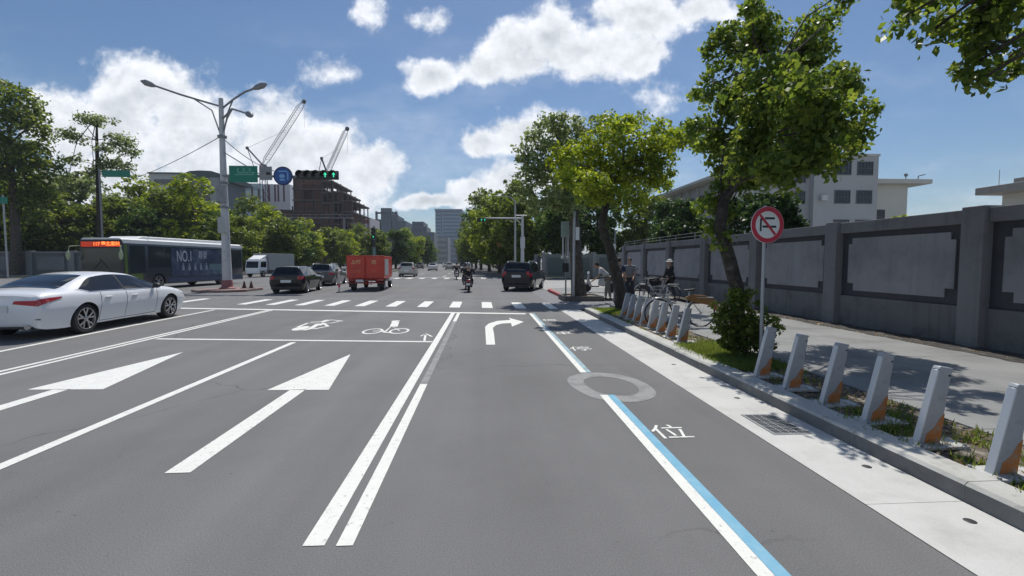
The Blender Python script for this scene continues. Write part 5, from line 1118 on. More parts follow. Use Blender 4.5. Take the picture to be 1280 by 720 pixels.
def person(label, loc, rz, J, top, legs, shoes, head, group=None, long=True, sc=1.0):
    """J: joint positions, local, facing +y. head: ('hair'|'helmet'|'hat', material)"""
    t = thing('person', label, 'person', loc, rz, group); t.scale = (sc,)*3
    V = {k: Vector(v) for k, v in J.items()}
    hd = V['head']; nk = V['neck']; up = (hd-nk).normalized()
    B = {'pelvis': V['pelvis'], 'waist': V['pelvis'].lerp(V['chest'], .45), 'chest': V['chest'], 'neck': nk, 'skull': hd-up*.02}
    ra = {'pelvis': (.15, .11), 'waist': (.125, .095), 'chest': (.15, .11), 'neck': .052, 'skull': .06}; ed = [('pelvis', 'waist'), ('waist', 'chest'), ('chest', 'neck'), ('neck', 'skull')]
    for s_ in 'LR':
        for k, r in (('sh', .058), ('el', .042), ('wr', .026), ('pl', .030), ('hip', .085), ('kn', .055), ('an', .036), ('toe', .030)):
            if k == 'pl': B['pl'+s_] = V['wr'+s_]+(V['wr'+s_]-V['el'+s_]).normalized()*.08
            else: B[k+s_] = V[k+s_]
            ra[k+s_] = r
        ed += [('chest', 'sh'+s_), ('sh'+s_, 'el'+s_), ('el'+s_, 'wr'+s_), ('wr'+s_, 'pl'+s_), ('pelvis', 'hip'+s_), ('hip'+s_, 'kn'+s_), ('kn'+s_, 'an'+s_), ('an'+s_, 'toe'+s_)]
    ms = [skin_mesh(B, ed, ra, 1)]
    # head, nose, ears, fingers join the body surface
    fwd = (V['toeL']-V['anL']).normalized(); fwd = Vector((0, 1, 0)) if 'look' not in J else V['look'].normalized(); side = fwd.cross(Vector((0, 0, 1))).normalized(); u2 = side.cross(fwd)
    M4 = Matrix.Translation(hd) @ Matrix((tuple(side)+(0,), tuple(fwd)+(0,), tuple(u2)+(0,), (0, 0, 0, 1))).transposed()
    hm = MB(); hm.ell((0, 0, 0), (.076, .095, .115), 16, 12, 0, M4); hm.ell((0, .098, -.012), (.014, .02, .024), 8, 6, 0, M4); hm.ell((0, .055, -.07), (.05, .042, .04), 10, 6, 0, M4)
    for sd in (1, -1): hm.ell((sd*.078, -.005, -.01), (.012, .02, .032), 8, 6, 0, M4)
    for s_ in 'LR':
        a = V['wr'+s_]; d = (a-V['el'+s_]).normalized(); n = d.cross(Vector((0, 0, 1))); n = n.normalized() if n.length > .2 else d.cross(Vector((0, 1, 0))).normalized(); w2 = d.cross(n)
        for k in range(4):
            b0 = a+d*.075+n*(-.027+.018*k); ln = (.062, .072, .067, .052)[k]; hm.tube([b0, b0+d*ln*.5+w2*.008, b0+d*ln*.85+w2*.03], [.0085, .0075, .0055], 6)
        b0 = a+d*.03+n*-.028; hm.tube([b0, b0-n*.022+d*.022, b0-n*.03+d*.048+w2*.012], [.010, .009, .006], 6)
    ms.append(hm.mesh('h', SKIN)); o = bpy.data.objects.new('body', join_meshes('body', ms, SKIN)); COL.objects.link(o); o.parent = t
    for sd in (1, -1): MB().ell((sd*.03, .087, .01), (.012, .01, .007), 8, 5, 0, M4).build('eye', HAIR, t)
    MB().box(-.022, .022, .088, .096, -.060, -.055, 0, M4).build('mouth', mat('lips', (.3, .1, .09), .5), t, smooth=0)
    # clothes: same skeleton, a little larger
    T = {k: B[k] for k in ('pelvis', 'waist', 'chest')}; T['collar'] = nk.lerp(V['chest'], .25); rt = {'pelvis': (.172, .128), 'waist': (.155, .12), 'chest': (.172, .128), 'collar': .070}; et = [('pelvis', 'waist'), ('waist', 'chest'), ('chest', 'collar')]
    for s_ in 'LR':
        T['sh'+s_] = B['sh'+s_]; rt['sh'+s_] = .075; T['el'+s_] = B['el'+s_] if long else B['sh'+s_].lerp(B['el'+s_], .75); rt['el'+s_] = .060; et += [('chest', 'sh'+s_), ('sh'+s_, 'el'+s_)]
        if long: T['wr'+s_] = B['el'+s_].lerp(B['wr'+s_], .92); rt['wr'+s_] = .042; et.append(('el'+s_, 'wr'+s_))
    o = bpy.data.objects.new('jacket' if long else 'shirt', join_meshes('top', [skin_mesh(T, et, rt, 1)], top)); COL.objects.link(o); o.parent = t
    T = {'pelvis': B['pelvis']-Vector((0, 0, .0))}; rt = {'pelvis': (.160, .122)}; et = []
    for s_ in 'LR':
        T['hip'+s_] = B['hip'+s_]; T['kn'+s_] = B['kn'+s_]; T['cf'+s_] = B['kn'+s_].lerp(B['an'+s_], .9); rt.update({'hip'+s_: .10, 'kn'+s_: .072, 'cf'+s_: .058}); et += [('pelvis', 'hip'+s_), ('hip'+s_, 'kn'+s_), ('kn'+s_, 'cf'+s_)]
    o = bpy.data.objects.new('trousers', join_meshes('trousers', [skin_mesh(T, et, rt, 1)], legs)); COL.objects.link(o); o.parent = t
    for s_ in 'LR':
        a, b = B['an'+s_], B['toe'+s_]; d = (b-a); d.z = 0; d.normalize(); m1 = MB(); m1.tube([a-d*.06+Vector((0, 0, -.02)), a+Vector((0, 0, -.02)), a.lerp(b, .6)+Vector((0, 0, -.005)), b+d*.05], [.035, .048, .045, .025], 10); m1.build('shoe', shoes, t)
    kind, hmats = head
    if kind == 'hair': MB().ell((0, -.015, .028), (.086, .098, .105), 16, 10, 0, M4).build('hair', hmats, t)
    elif kind == 'helmet':
        MB().ell((0, -.012, .035), (.118, .135, .125), 18, 12, 0, M4).build('helmet', hmats, t); MB().prism([(-.09, .10), (.09, .10), (.07, .17), (-.07, .17)], .045, .06, 'z', 0, M4).build('helmet_peak', BLACK, t)
    else:
        m1 = MB(); m1.ell((0, -.01, .05), (.095, .11, .085), 16, 10, 0, M4); m1.lathe([(.09, .035), (.155, .02), (.158, .028), (.09, .05)], 18, 0, M4); m1.build('hat', hmats, t)
    return t
def standing(bend=0, armf=.1, stride=.12):
    c, s_ = math.cos(bend), math.sin(bend); P = lambda x, z, y=0: (x, y+s_*(z-.92), .92+(z-.92)*c)
    J = {'pelvis': (0, 0, .95), 'chest': P(0, 1.30), 'neck': P(0, 1.47), 'head': P(0, 1.60, .02)}
    for s2, sd in (('L', -1), ('R', 1)):
        sh = P(sd*.18, 1.38); J['sh'+s2] = sh; J['el'+s2] = (sd*.23, sh[1]+armf*.5, sh[2]-.28); J['wr'+s2] = (sd*.21, sh[1]+armf*2.2, sh[2]-.50+armf*.3)
        st_ = stride*sd; J['hip'+s2] = (sd*.095, 0, .88); J['kn'+s2] = (sd*.10, st_*.5+.03, .48); J['an'+s2] = (sd*.10, st_, .08); J['toe'+s2] = (sd*.12, st_+.15, .035)
    return J
def riding():
    J = {'pelvis': (0, -.22, .86), 'chest': (0, -.12, 1.20), 'neck': (0, -.09, 1.37), 'head': (0, -.05, 1.50)}
    for s2, sd in (('L', -1), ('R', 1)):
        J['sh'+s2] = (sd*.19, -.11, 1.28); J['el'+s2] = (sd*.30, .12, 1.08); J['wr'+s2] = (sd*.28, .36, 1.06); J['hip'+s2] = (sd*.11, -.18, .80); J['kn'+s2] = (sd*.20, .22, .68); J['an'+s2] = (sd*.16, .16, .31); J['toe'+s2] = (sd*.16, .32, .27)
    return J
JB = mat('black_cloth', (.012, .012, .014), .85); JD = mat('dark_denim', (.03, .035, .05), .9); CW = mat('white_cloth', (.55, .55, .56), .85); CK = mat('khaki_cloth', (.20, .19, .16), .9); CG = mat('grey_cloth', (.20, .21, .23), .9); CNV = mat('navy_cloth', (.02, .03, .08), .9); HW = mat('white_helmet', (.55, .56, .56), .3, coat=.6); HG = mat('grey_helmet', (.22, .22, .22), .3, coat=.5)
# ---- scooters
def scooter(label, loc, rz, paint, group):
    t = thing('scooter', label, 'scooter', loc, rz, group)
    for y in (-.62, .64):
        xf = Matrix.Translation((0, y, .25)) @ Matrix.Rotation(R(90), 4, 'Y'); w = MB().lathe([(.15, -.05), (.22, -.05), (.25, -.02), (.25, .02), (.22, .05), (.15, .05), (.13, .02), (.001, .03)], 22, 0, xf).build('wheel', RUBBER, t); MB().lathe([(.001, -.045), (.14, -.03), (.14, .03), (.001, .045)], 16, 0, xf).build('rim', CHROME, w)
    m1 = MB(); m1.prism([(-.92, .62), (-.86, .74), (-.3, .76), (.02, .66), (.05, .36), (-.25, .30), (-.45, .42), (-.72, .50)], -.15, .15, 'x'); m1.build('rear_fairing', paint, t, bevel=.05, seg=3)
    MB().box(-.15, .15, .0, .42, .27, .33).build('floorboard', BLACK, t, bevel=.02)
    MB().prism([(.36, .28), (.46, .28), (.62, .62), (.54, .98), (.47, .98), (.52, .62)], -.19, .19, 'x').build('front_shield', paint, t, bevel=.03)
    MB().prism([(-.80, .75), (-.05, .72), (-.02, .79), (-.35, .83), (-.78, .86)], -.13, .13, 'x').build('seat', BLACK, t, bevel=.04, seg=3)
    m1 = MB(); m1.tube([(-.34, .40, 1.04), (-.15, .46, 1.02), (.15, .46, 1.02), (.34, .40, 1.04)], .016, 8); m1.tube([(0, .46, 1.02), (0, .60, .5), (0, .64, .25)], .03, 8); m1.build('handlebar', BLACK, t)
    MB().ell((0, .54, .98), (.12, .08, .08), 12, 8).build('headlight', LAMPW, t)
    for sd in (1, -1):
        m1 = MB(); m1.tube([(sd*.22, .44, 1.04), (sd*.32, .40, 1.22)], .007, 5); m1.ell((sd*.33, .40, 1.26), (.065, .015, .045), 10, 6); m1.build('mirror', BLACK, t)
    MB().box(-.10, .10, -.93, -.89, .60, .67).build('tail_lamp', RED, t, bevel=.01); MB().box(-.10, .10, -.95, -.94, .40, .53).build('number_plate', PLATE, t, smooth=0)
    MB().prism([(-.95, .38), (-.88, .58), (-.85, .58), (-.90, .36)], -.07, .07, 'x').build('mudguard', BLACK, t, smooth=0)
    MB().tube([(.14, -.3, .28), (.16, -.75, .36)], [.035, .045], 10).build('exhaust_pipe', BLACK, t)
    m1 = MB(); m1.prism([(.50, .50), (.82, .44), (.88, .38), (.6, .40)], -.07, .07, 'x'); m1.build('front_mudguard', paint, t, bevel=.015)
    return t
g = 'scooters riding away through the junction'; g2 = 'scooter riders in the junction'
for (x, y, rz, pa, hl, lab1, lab2) in ((-.86, 26.4, 0, mat('scooter_maroon', (.06, .015, .02), .3, coat=.8), HG, 'dark scooter nearest the camera, left of the dark jeep', 'person in a black jacket and grey helmet riding the nearest scooter'),
                                   (-1.12, 28.8, R(2), mat('scooter_black', (.015, .015, .018), .3, coat=.8), mat('black_helmet', (.02, .02, .02), .25, coat=.8), 'black scooter half hidden just ahead of the nearest scooter', 'person in a black helmet half hidden ahead of the nearest rider'),
                                   (-2.60, 44.5, R(3), mat('scooter_white', (.4, .4, .4), .3, coat=.8), mat('black_helmet'), 'smaller, farther scooter with a pale tail, left of the others', 'person dressed in black on the farther scooter on the left')):
    scooter(lab1, (x, y, 0), rz, pa, g); person(lab2, (x, y, 0), rz, riding(), JB, JD, BLACK, ('helmet', hl), g2)
g3 = 'riders waiting beyond the dark jeep'
for (px, Yq, pa, lab1, lab2) in ((658, 40.5, mat('scooter_maroon'), 'maroon scooter waiting behind the dark jeep, the left one of two', 'person in a white helmet waiting behind the roof of the dark jeep, on the left'), (669, 39, mat('scooter_black'), 'black scooter waiting just right of the dark jeep roof', 'person in a white helmet waiting just right of the dark jeep roof')):
    xq = at(px, 330, Yq).x; scooter(lab1, (xq, Yq, 0), R(90), pa, 'scooters waiting beyond the dark jeep'); person(lab2, (xq, Yq, 0), R(90), riding(), CG if px < 660 else JB, JD, BLACK, ('helmet', HW), g3)
# ---- pedestrians by the wall
g = 'people on the sidewalk near the parked bicycles'
person('person in a white top and khaki trousers bending forward by the tree pit', (5.05, 18.6, ZS), R(75), standing(.75, .14, .1), CW, CK, BLACK, ('hair', HAIR), g, long=False)
person('person in a navy top standing just right of the dark leaning trunk', (5.05, 17.2, ZS), R(-30), standing(.05, .12), CNV, CG, BLACK, ('hair', HAIR), g, long=False)
person('person in a grey shirt beside the one in navy', (5.75, 18.0, ZS), R(150), standing(.12, .16), CG, JD, BLACK, ('hair', HAIR), g, long=False)
person('person in black with a white hat walking along the wall', (7.62, 18.6, ZS), R(100), standing(.04, .1, .2), JB, JB, BLACK, ('hat', mat('white_hat', (.62, .61, .57), .8)), g, sc=.97)

# ------------------------------------------------------------------ bike docks
dock_prof = [(-.115, 0), (.075, 0), (.160, .62), (.162, .655), (.055, .675), (.035, .65)]
def dock(label, y, rz=0):
    t = thing('bike_dock', label, 'bike dock', (3.82, y, ZS), rz, 'bike docks along the kerb')
    m1 = MB(); m1.prism(dock_prof, -.028, .028, 'y'); m1.build('body', DOCKM, t, bevel=.012, seg=3)
    m1 = MB(); m1.prism([(-.06, .012), (.078, .012), (.110, .27), (.07, .235), (.02, .15), (-.05, .10)], -.0305, .0305, 'y'); m1.build('orange_patch', ORNG, t, smooth=0)
    m1 = MB(); m1.prism([(.031, .655), (.052, .682), (.168, .662), (.165, .645)], -.033, .033, 'y'); m1.build('cap', mat('dock_cap', (.40, .42, .45), .35), t, bevel=.006)
    m1 = MB(); m1.prism([(-.119, 0.01), (-.107, 0.01), (.041, .64), (.031, .652)], -.031, .031, 'y'); m1.build('edge_trim', mat('dock_trim', (.62, .64, .66), .3, .2), t, bevel=.004)
    m1 = MB(); m1.box(.12, .15, -.010, .010, .42, .46); m1.build('lock_slot', BLACK, t, smooth=0); m1 = MB(); m1.lathe([(.001, .0), (.009, .0), (.009, .004), (.001, .004)], 12, 0, Matrix.Translation((.135, -.0285, .60)) @ Matrix.Rotation(R(90), 4, 'X')); m1.build('key_hole', BLACK, t, smooth=0)
    m1 = MB(); m1.box(-.17, .26, -.12, .12, -.01, .018); m1.build('base_plate', mat('dock_base', (.50, .50, .48), .6, var=.15, scale=8, col2=(.28, .22, .16), mixs=(10, .55, .7)), t, bevel=.005)
    m1 = MB()
    for (x, y_) in ((-.15, -.1), (-.15, .1), (.23, -.1), (.23, .1)): m1.lathe([(.014, .018), (.014, .032), (.001, .034)], 6, 0, None, (x, y_, 0))
    m1.build('bolt', DGALV, t)
    return t
dy = [3.12, 3.70, 4.26, 4.83, 5.45, 6.08]; dl = ['nearest bike dock, cut by the right picture edge', 'second bike dock from the right picture edge, in taller dry grass', 'third bike dock from the right picture edge, opposite the drain grate', 'fourth bike dock from the right picture edge, beyond the drain grate', 'fifth bike dock from the right, next to the last one before the sign post', 'bike dock right beside the sign post, last of the near six']
D0 = dock(dl[0], dy[0])
for y, lab in zip(dy[1:], dl[1:]): dup(D0, lab, (3.82+random.Random(y).uniform(-.01, .01), y, ZS), R(random.Random(y).uniform(-2, 2)))
fd = ['bike dock on the grass just left of the shrub, nearest of the far row', 'second dock of the far row, by the brown-covered rear of the parked bicycle', 'third dock of the far row', 'middle dock of the far row, in front of the bicycle frame', 'fifth dock of the far row, beside the black front wheel', 'sixth dock of the far row, left of the black wheel', 'dock next to the leaning dark trunk, farthest but one', 'farthest bike dock, touching the dark leaning trunk in view']
for i in range(8): dup(D0, fd[i], (3.86+i*.025, 8.75+i*.62, ZS), R(random.Random(i).uniform(-3, 3)))
D0.rotation_euler[2] = R(1)
# ---- bicycles
def bicycle(label, loc, rz, paint, cover=False, basket=True, group=None):
    t = thing('bicycle', label, 'bicycle', loc, rz, group); r = .33
    for y in (-.52, .52):
        ring = [(0, y+r*math.cos(a), r+r*math.sin(a)) for a in [2*math.pi*k/30 for k in range(30)]]; w = MB().tube(ring, .019, 7, closed=True).build('wheel', RUBBER, t)
        m1 = MB(); 
        for k in range(16): a = 2*math.pi*k/16; m1.tube([(0.02*(-1)**k, y, r), (0, y+r*.95*math.cos(a), r+r*.95*math.sin(a))], .0022, 3, cap=False)
        m1.lathe([(.02, -.03), (.02, .03)], 10, 0, Matrix.Translation((0, y, r)) @ Matrix.Rotation(R(90), 4, 'Y')); m1.build('spokes', CHROME, w)
        arc = [(0, y+(r+.035)*math.cos(a), r+(r+.035)*math.sin(a)) for a in [R(20+k*12) for k in range(12)]]; MB().tube(arc, .018, 6).build('mudguard', paint, t)
    m1 = MB(); A = (0, -.52, r); Bb = (0, -.08, .28); Sx = (0, -.2, .72); Hd = (0, .34, .78); Fk = (0, .52, r)
    m1.tube([A, Bb, Sx, A], .013, 8); m1.tube([Bb, (0, .1, .38), Hd], .022, 8); m1.tube([Hd, (0, .39, .64), Fk], .016, 8); m1.tube([Hd, (0, .31, .96)], .016, 8); m1.tube([Sx, (0, -.23, .86)], .014, 8); m1.build('frame', paint, t)
    m1 = MB(); m1.prism([(-.33, .86), (-.36, .92), (-.1, .90), (-.08, .87)], -.06, .06, 'x'); m1.build('saddle', BLACK, t, bevel=.02)
    MB().tube([(-.28, .2, .98), (-.2, .30, .99), (0, .32, .97), (.2, .30, .99), (.28, .2, .98)], .013, 8).build('handlebar', BLACK, t)
    if basket:
        m1 = MB()
        for z in (.70, .80, .90, .97): m1.tube([(-.15, .42, z), (.15, .42, z), (.17, .68, z), (-.17, .68, z)], .006, 4, closed=True)
        for k in range(5): x = -.15+.075*k; m1.tube([(x, .42, .97), (x, .42, .70), (x, .66, .70), (x, .68, .97)], .005, 4)
        m1.build('basket', DGALV, t)
    m1 = MB(); m1.lathe([(.09, -.006), (.09, .006)], 18, 0, Matrix.Translation((.03, -.08, .28)) @ Matrix.Rotation(R(90), 4, 'Y')); m1.tube([(.04, -.08, .28), (.05, -.02, .12)], .01, 6); m1.box(.05, .13, -.05, .03, .11, .13); m1.build('crank', DGALV, t)
    MB().box(-.06, .06, -.80, -.40, .70, .715).build('rear_rack', paint, t, smooth=0)
    if cover:
        MB().prism([(-.95, .36), (-.90, .62), (-.6, .76), (-.28, .78), (-.1, .70), (-.3, .60), (-.5, .56), (-.7, .52), (-.85, .40)], -.035, .035, 'x').build('rear_cover', mat('brown_cover', (.22, .11, .035), .7, var=.15), t, bevel=.02)
    return t
g = 'bicycles parked behind the docks'
bicycle('hire bicycle with a brown rear cover standing in the far bike docks', (4.72, 10.9, ZS), R(88), mat('silver_frame', (.45, .46, .48), .35, .4), True, True, g)
bicycle('white-framed bicycle leaning near the person with the white hat', (6.7, 17.6, ZS), R(70), mat('white_frame', (.55, .55, .55), .4), False, True, g)
bicycle('dark bicycle held beside the person in the grey shirt', (6.1, 16.6, ZS), R(10), mat('dark_frame', (.03, .03, .035), .4), False, True, g)
s_ = scooter('parked dark scooter on the sidewalk left of the person with the white hat', (7.0, 20.2, ZS), R(100), mat('scooter_black'), 'scooters parked on the sidewalk')
scooter('parked pale scooter beyond the tree pit near the person in white', (5.9, 23.5, ZS), R(70), mat('scooter_white'), 'scooters parked on the sidewalk')

# ------------------------------------------------------------------ signs, poles, lamps
t = thing('road_sign', 'red round no-turn sign on a thin grey post beside the leaning tree', 'road sign', (4.40, 7.05, ZS)); pz = at(952, 281, 7.05).z-ZS; rr_ = .285
MB().tube([(0, .03, -.02), (0, .03, pz+.3)], .026, 12).build('post', GALV, t)
xf = Matrix.Translation((0.03, 0, pz)) @ Matrix.Rotation(R(6), 4, 'Z') @ Matrix.Rotation(R(90), 4, 'X')
MB().lathe([(.001, -.006), (rr_, -.006), (rr_, .004), (.001, .004)], 40, 0, xf).build('plate', WHITE, t)
MB().lathe([(rr_*.74, .0042), (rr_*.74, .007), (rr_*.985, .007), (rr_*.985, .0042)], 40, 0, xf, cap=False).build('ring', SIGNR, t, smooth=0)
m1 = MB(); m1.box(-.135, -.105, -.10, .09, .0045, .006, 0, xf); m1.box(-.05, .12, .085, .118, .0045, .006, 0, xf); m1.box(-.09, .15, -.045, -.012, .0045, .006, 0, xf); m1.add([(-.12, .13, .0052), (-.06, .075, .0052), (-.135, .06, .0052)], [(0, 1, 2)], 0, xf); m1.build('symbol', BLACK, t, smooth=0)
m1 = MB(); m1.box(-.205, .205, -.020, .020, .0065, .0075, 0, xf @ Matrix.Rotation(R(-48), 4, 'Z')); m1.build('slash', SIGNR, t, smooth=0)
m1 = MB(); 
for z in (-.12, .12): m1.box(-.05, .05, .0, .055, pz+z-.015, pz+z+.015)
m1.build('bracket', DGALV, t, smooth=0)
# tall double street lamp on the island
LP = Vector((-14.9, 27.9, .13)); t = thing('street_lamp', 'tall white tapered lamp post with two long curved arms on the traffic island', 'street lamp', LP)
def lz(px, py, dy=0): p = at(px, py, LP.y+dy); return (p.x-LP.x, p.y-LP.y, p.z-LP.z)
top = lz(276, 123)[2]
m1 = MB(); m1.tube([(0, 0, -.02), (0, 0, 3.0), (0, 0, 5.8), (0, 0, top)], [.27, .22, .19, .12], 14); m1.build('post', POLEW, t)
MB().lathe([(.42, -.01), (.42, .05), (.30, .12), (.27, .5)], 14).build('base_flange', mat('pole_base', (.30, .12, .12), .7), t)
for z in (4.6, 6.0, 8.6): MB().lathe([(.17, z), (.24, z+.03), (.24, z+.15), (.17, z+.18)], 14).build('clamp', DGALV, t)
MB().box(-.24, .24, -.38, -.2, 4.9, 5.9).build('equipment_box', DGALV, t, bevel=.01)
m1 = MB(); m1.box(-.22, .22, -.40, -.20, 3.2, 4.1); m1.build('control_box', mat('control_box', (.42, .43, .42), .6), t, bevel=.02)
def lamp(pts, rl, brace, nm):
    m1 = MB(); m1.tube(pts, .055, 8); m1.tube(brace, .04, 7); ar = m1.build('lamp_arm', DGALV, t); e = Vector(pts[-1]); d = (Vector(pts[-1])-Vector(pts[-2])).normalized()
    m2 = MB(); m2.tube([e-d*.1, e+d*.15, e+d*.5, e+d*.75], [.06, .15, .17, .05], 10); m2.build('lamp_head', DGALV, ar)
lamp([(0, 0, top-.45), lz(255, 127), lz(225, 118), lz(193, 107)], 1, [(0, 0, top-2.3), lz(265, 138), lz(240, 122)], 'l')
lamp([(0, 0, top-.6), lz(292, 124), lz(306, 115), lz(318, 110.5)], 1, [(0, 0, top-2.3), lz(285, 140), lz(291, 125)], 'r')
lamp([(0, 0, top-1.2), lz(290, 136, -.5), lz(303, 140, -1.2), lz(309, 142, -1.8)], 1, [(0, 0, top-2.1), lz(284, 148, -.2), lz(290, 137, -.5)], 'f')
# signal gantry arm with signs: parts of the same post's traffic arm
GY = 27.6
def gz(px, py, dy=0): return at(px, py, GY+dy)
tg = thing('mast_arm', 'horizontal steel mast arm reaching from the lamp post over the road', 'mast arm', (LP.x, GY, gz(281, 219).z))
m1 = MB(); a = gz(281, 219); m1.tube([(0, .2, 0), (gz(424, 219).x-a.x, .2, 0)], [.09, .06], 10); m1.tube([(0, .2, 1.4), (gz(330, 219).x-a.x, .2, .05)], .03, 6); m1.build('arm', DGALV, tg)
def plate(name, label, cat, x0, x1, y0, y1, m, Yo=0):
    A = gz(x0, y0, Yo); Bq = gz(x1, y1, Yo); t = thing(name, label, cat, ((A.x+Bq.x)/2, GY+Yo, (A.z+Bq.z)/2)); w = abs(Bq.x-A.x)/2; h_ = abs(A.z-Bq.z)/2
    MB().box(-w, w, 0, .04, -h_, h_).build('plate', m, t, smooth=0); MB().box(-w*.6, w*.6, .04, .14, -.03, .03).build('bracket', DGALV, t, smooth=0); return t, w, h_
t, w, h_ = plate('road_sign', 'green rectangular direction sign with pale lettering on the mast arm', 'road sign', 286, 322, 207, 228, GREENS)
GL = mat('sign_pale_green', (.16, .42, .33), .5); m1 = MB()
for k in range(3): x = -w*.42+k*w*.42; m1.box(x, x+.07, -.006, 0, h_*.15, h_*.72); m1.box(x, x+.30, -.006, 0, h_*.08, h_*.25)
m1.box(-w*.6, w*.75, -.006, 0, -h_*.12, -h_*.02); m1.build('lettering', GL, t, smooth=0)
t, w, h_ = plate('signal_box', 'grey rectangular signal cabinet between the green sign and the round blue sign', 'signal box', 324, 340, 208, 225, DGALV); MB().box(w*.1, w*.75, -.02, 0, -h_*.25, h_*.15).build('dark_window', BLACK, t, smooth=0)
A = gz(354, 220); t = thing('road_sign', 'round blue sign with a light blue pictogram and dark rim on the mast arm', 'road sign', tuple(A)); xf = Matrix.Rotation(R(90), 4, 'X'); rb = (gz(366, 220).x-gz(342, 220).x)/2
MB().lathe([(.001, 0), (rb, 0), (rb, .03), (.001, .03)], 36, 0, xf).build('plate', NAVY, t); MB().lathe([(.001, .031), (rb*.84, .031), (rb*.84, .036), (.001, .036)], 36, 0, xf).build('disc', BLUES, t)
m1 = MB(); m1.box(-rb*.45, rb*.45, -.043, -.037, rb*.42, rb*.55); m1.box(rb*.45, rb*.57, -.043, -.037, -rb*.45, rb*.42); m1.build('pictogram', LBLUE, t, smooth=0)
m1 = MB(); m1.ell((-rb*.1, -.038, -rb*.02), (rb*.30, .006, rb*.22), 14, 8); m1.box(-rb*.35, rb*.2, -.042, -.037, -rb*.5, -rb*.32); m1.build('pictogram', LBLUE, t)
MB().box(-.1, .1, 0, .15, -.04, .04).build('bracket', DGALV, t, smooth=0)
def signal(label, xs, y, Yq, r, lit, vertical=False, dy_=0, nm='traffic_light', group=None):
    cs = [at(x, y, Yq) for x in xs] if not vertical else [at(xs[0], yy, Yq) for yy in y]; o = cs[0].lerp(cs[-1], .5); t = thing(nm, label, 'traffic light', tuple(o), 0, group)
    L2 = (cs[-1]-cs[0]).length/2+r*1.05
    if vertical: MB().box(-r*1.1, r*1.1, 0, .2, -L2, L2).build('housing', BLACK, t, bevel=.03)
    else: MB().box(-L2, L2, 0, .2, -r*1.05, r*1.05).build('housing', mat('housing_green', (.015, .03, .028), .5), t, bevel=.03)
    for i, c in enumerate(cs):
        q_ = c-o; xf = Matrix.Translation(q_) @ Matrix.Rotation(R(90), 4, 'X')
        MB().lathe([(.001, .012), (r*.8, .008), (r*.8, .0)], 20, 0, xf).build('lens', DARKLENS, t)
        if i in lit: ga = MB(); ga.prism([(-.12*r, -.55*r), (.12*r, -.55*r), (.12*r, .05*r), (.42*r, .05*r), (0, .6*r), (-.42*r, .05*r), (-.12*r, .05*r)], .0125, .018, 'z', 0, xf); ga.build('green_arrow', GRN, t, smooth=0)
        m1 = MB(); n = 14; rr = r*.98
        V = [];
        for k in range(n+1): 
            a = R(-20)+R(220)*k/n
            for (dyv, e) in ((0, rr), (-.26, rr), (-.26, rr-.012), (0, rr-.012)): V.append((q_.x+e*math.cos(a), q_.y+dyv, q_.z+e*math.sin(a)))
        m1.add(V, [(k*4+j, k*4+(j+1) % 4, (k+1)*4+(j+1) % 4, (k+1)*4+j) for k in range(n) for j in range(4)]); m1.build('visor', BLACK, t)
    return t
signal('horizontal bar of five round signal lamps hanging at the tip of the mast arm', [376, 386, 396, 406.5, 417], 218.5, GY-.1, .235, (3, 4))
# right side signal
PY = 40.0; p = at(653, 331, PY); t = thing('signal_post', 'pale signal post with a straight arm over the road behind the dark jeep', 'signal post', (p.x, PY, .1)); zt_ = at(653, 273, PY).z-.1
m1 = MB(); m1.tube([(0, 0, -.02), (0, 0, 1.5), (0, 0, zt_*.55), (0, 0, zt_*.56), (0, 0, zt_+.25)], [.17, .16, .15, .11, .10], 12); m1.build('post', POLEW, t); xa = at(606, 275, PY).x-p.x
MB().tube([(0, 0, zt_), (xa, 0, zt_+.02)], [.07, .05], 8).build('arm', POLEW, t); m1 = MB(); m1.tube([(0, 0, zt_-.9), (-.25, 0, zt_-.3), (-.7, 0, zt_)], .035, 6); m1.tube([(-.6, 0, zt_+.25), (.7, 0, zt_+.25)], .04, 6); m1.build('brace', POLEW, t)
MB().box(-.2, .2, -.28, -.12, zt_*.52, zt_*.7).build('control_box', POLEW, t, bevel=.02)
signal('small horizontal signal with green arrows at the tip of the right-hand arm', [598.5, 602, 606], 274.8, PY-.1, .15, (1, 2))
p = at(644, 331, 43); t = thing('street_lamp', 'thin grey lamp post just left of the pale signal post', 'street lamp', (p.x, 43, .1)); zt_ = at(644, 253, 43).z
MB().tube([(0, 0, -.02), (0, 0, zt_)], [.12, .07], 10).build('post', GALV, t); MB().tube([(0, 0, zt_), (-.4, 0, zt_+.4), (-1.4, 0, zt_+.5)], .04, 6).build('lamp_arm', GALV, t); MB().ell((-1.6, 0, zt_+.48), (.32, .12, .07), 10, 6).build('lamp_head', GALV, t)
# left vertical signals on a green pole behind the truck
PY = 46; p = at(468, 330, PY); t = thing('signal_post', 'greenish signal post behind the red truck', 'signal post', (p.x, PY, 0)); zt_ = at(468, 284, PY).z
MB().tube([(0, 0, -.02), (0, 0, zt_+.1)], [.16, .12], 10).build('post', mat('green_pole', (.16, .25, .23), .5), t)
p = signal('upright signal head with a small green lamp on the greenish post behind the red truck', [466.5], [287, 291.5, 296], PY-.35, .17, (2,), True)
signal('lower upright signal head under the first on the greenish post', [466.5], [302, 306.5], PY-.35, .16, (), True)
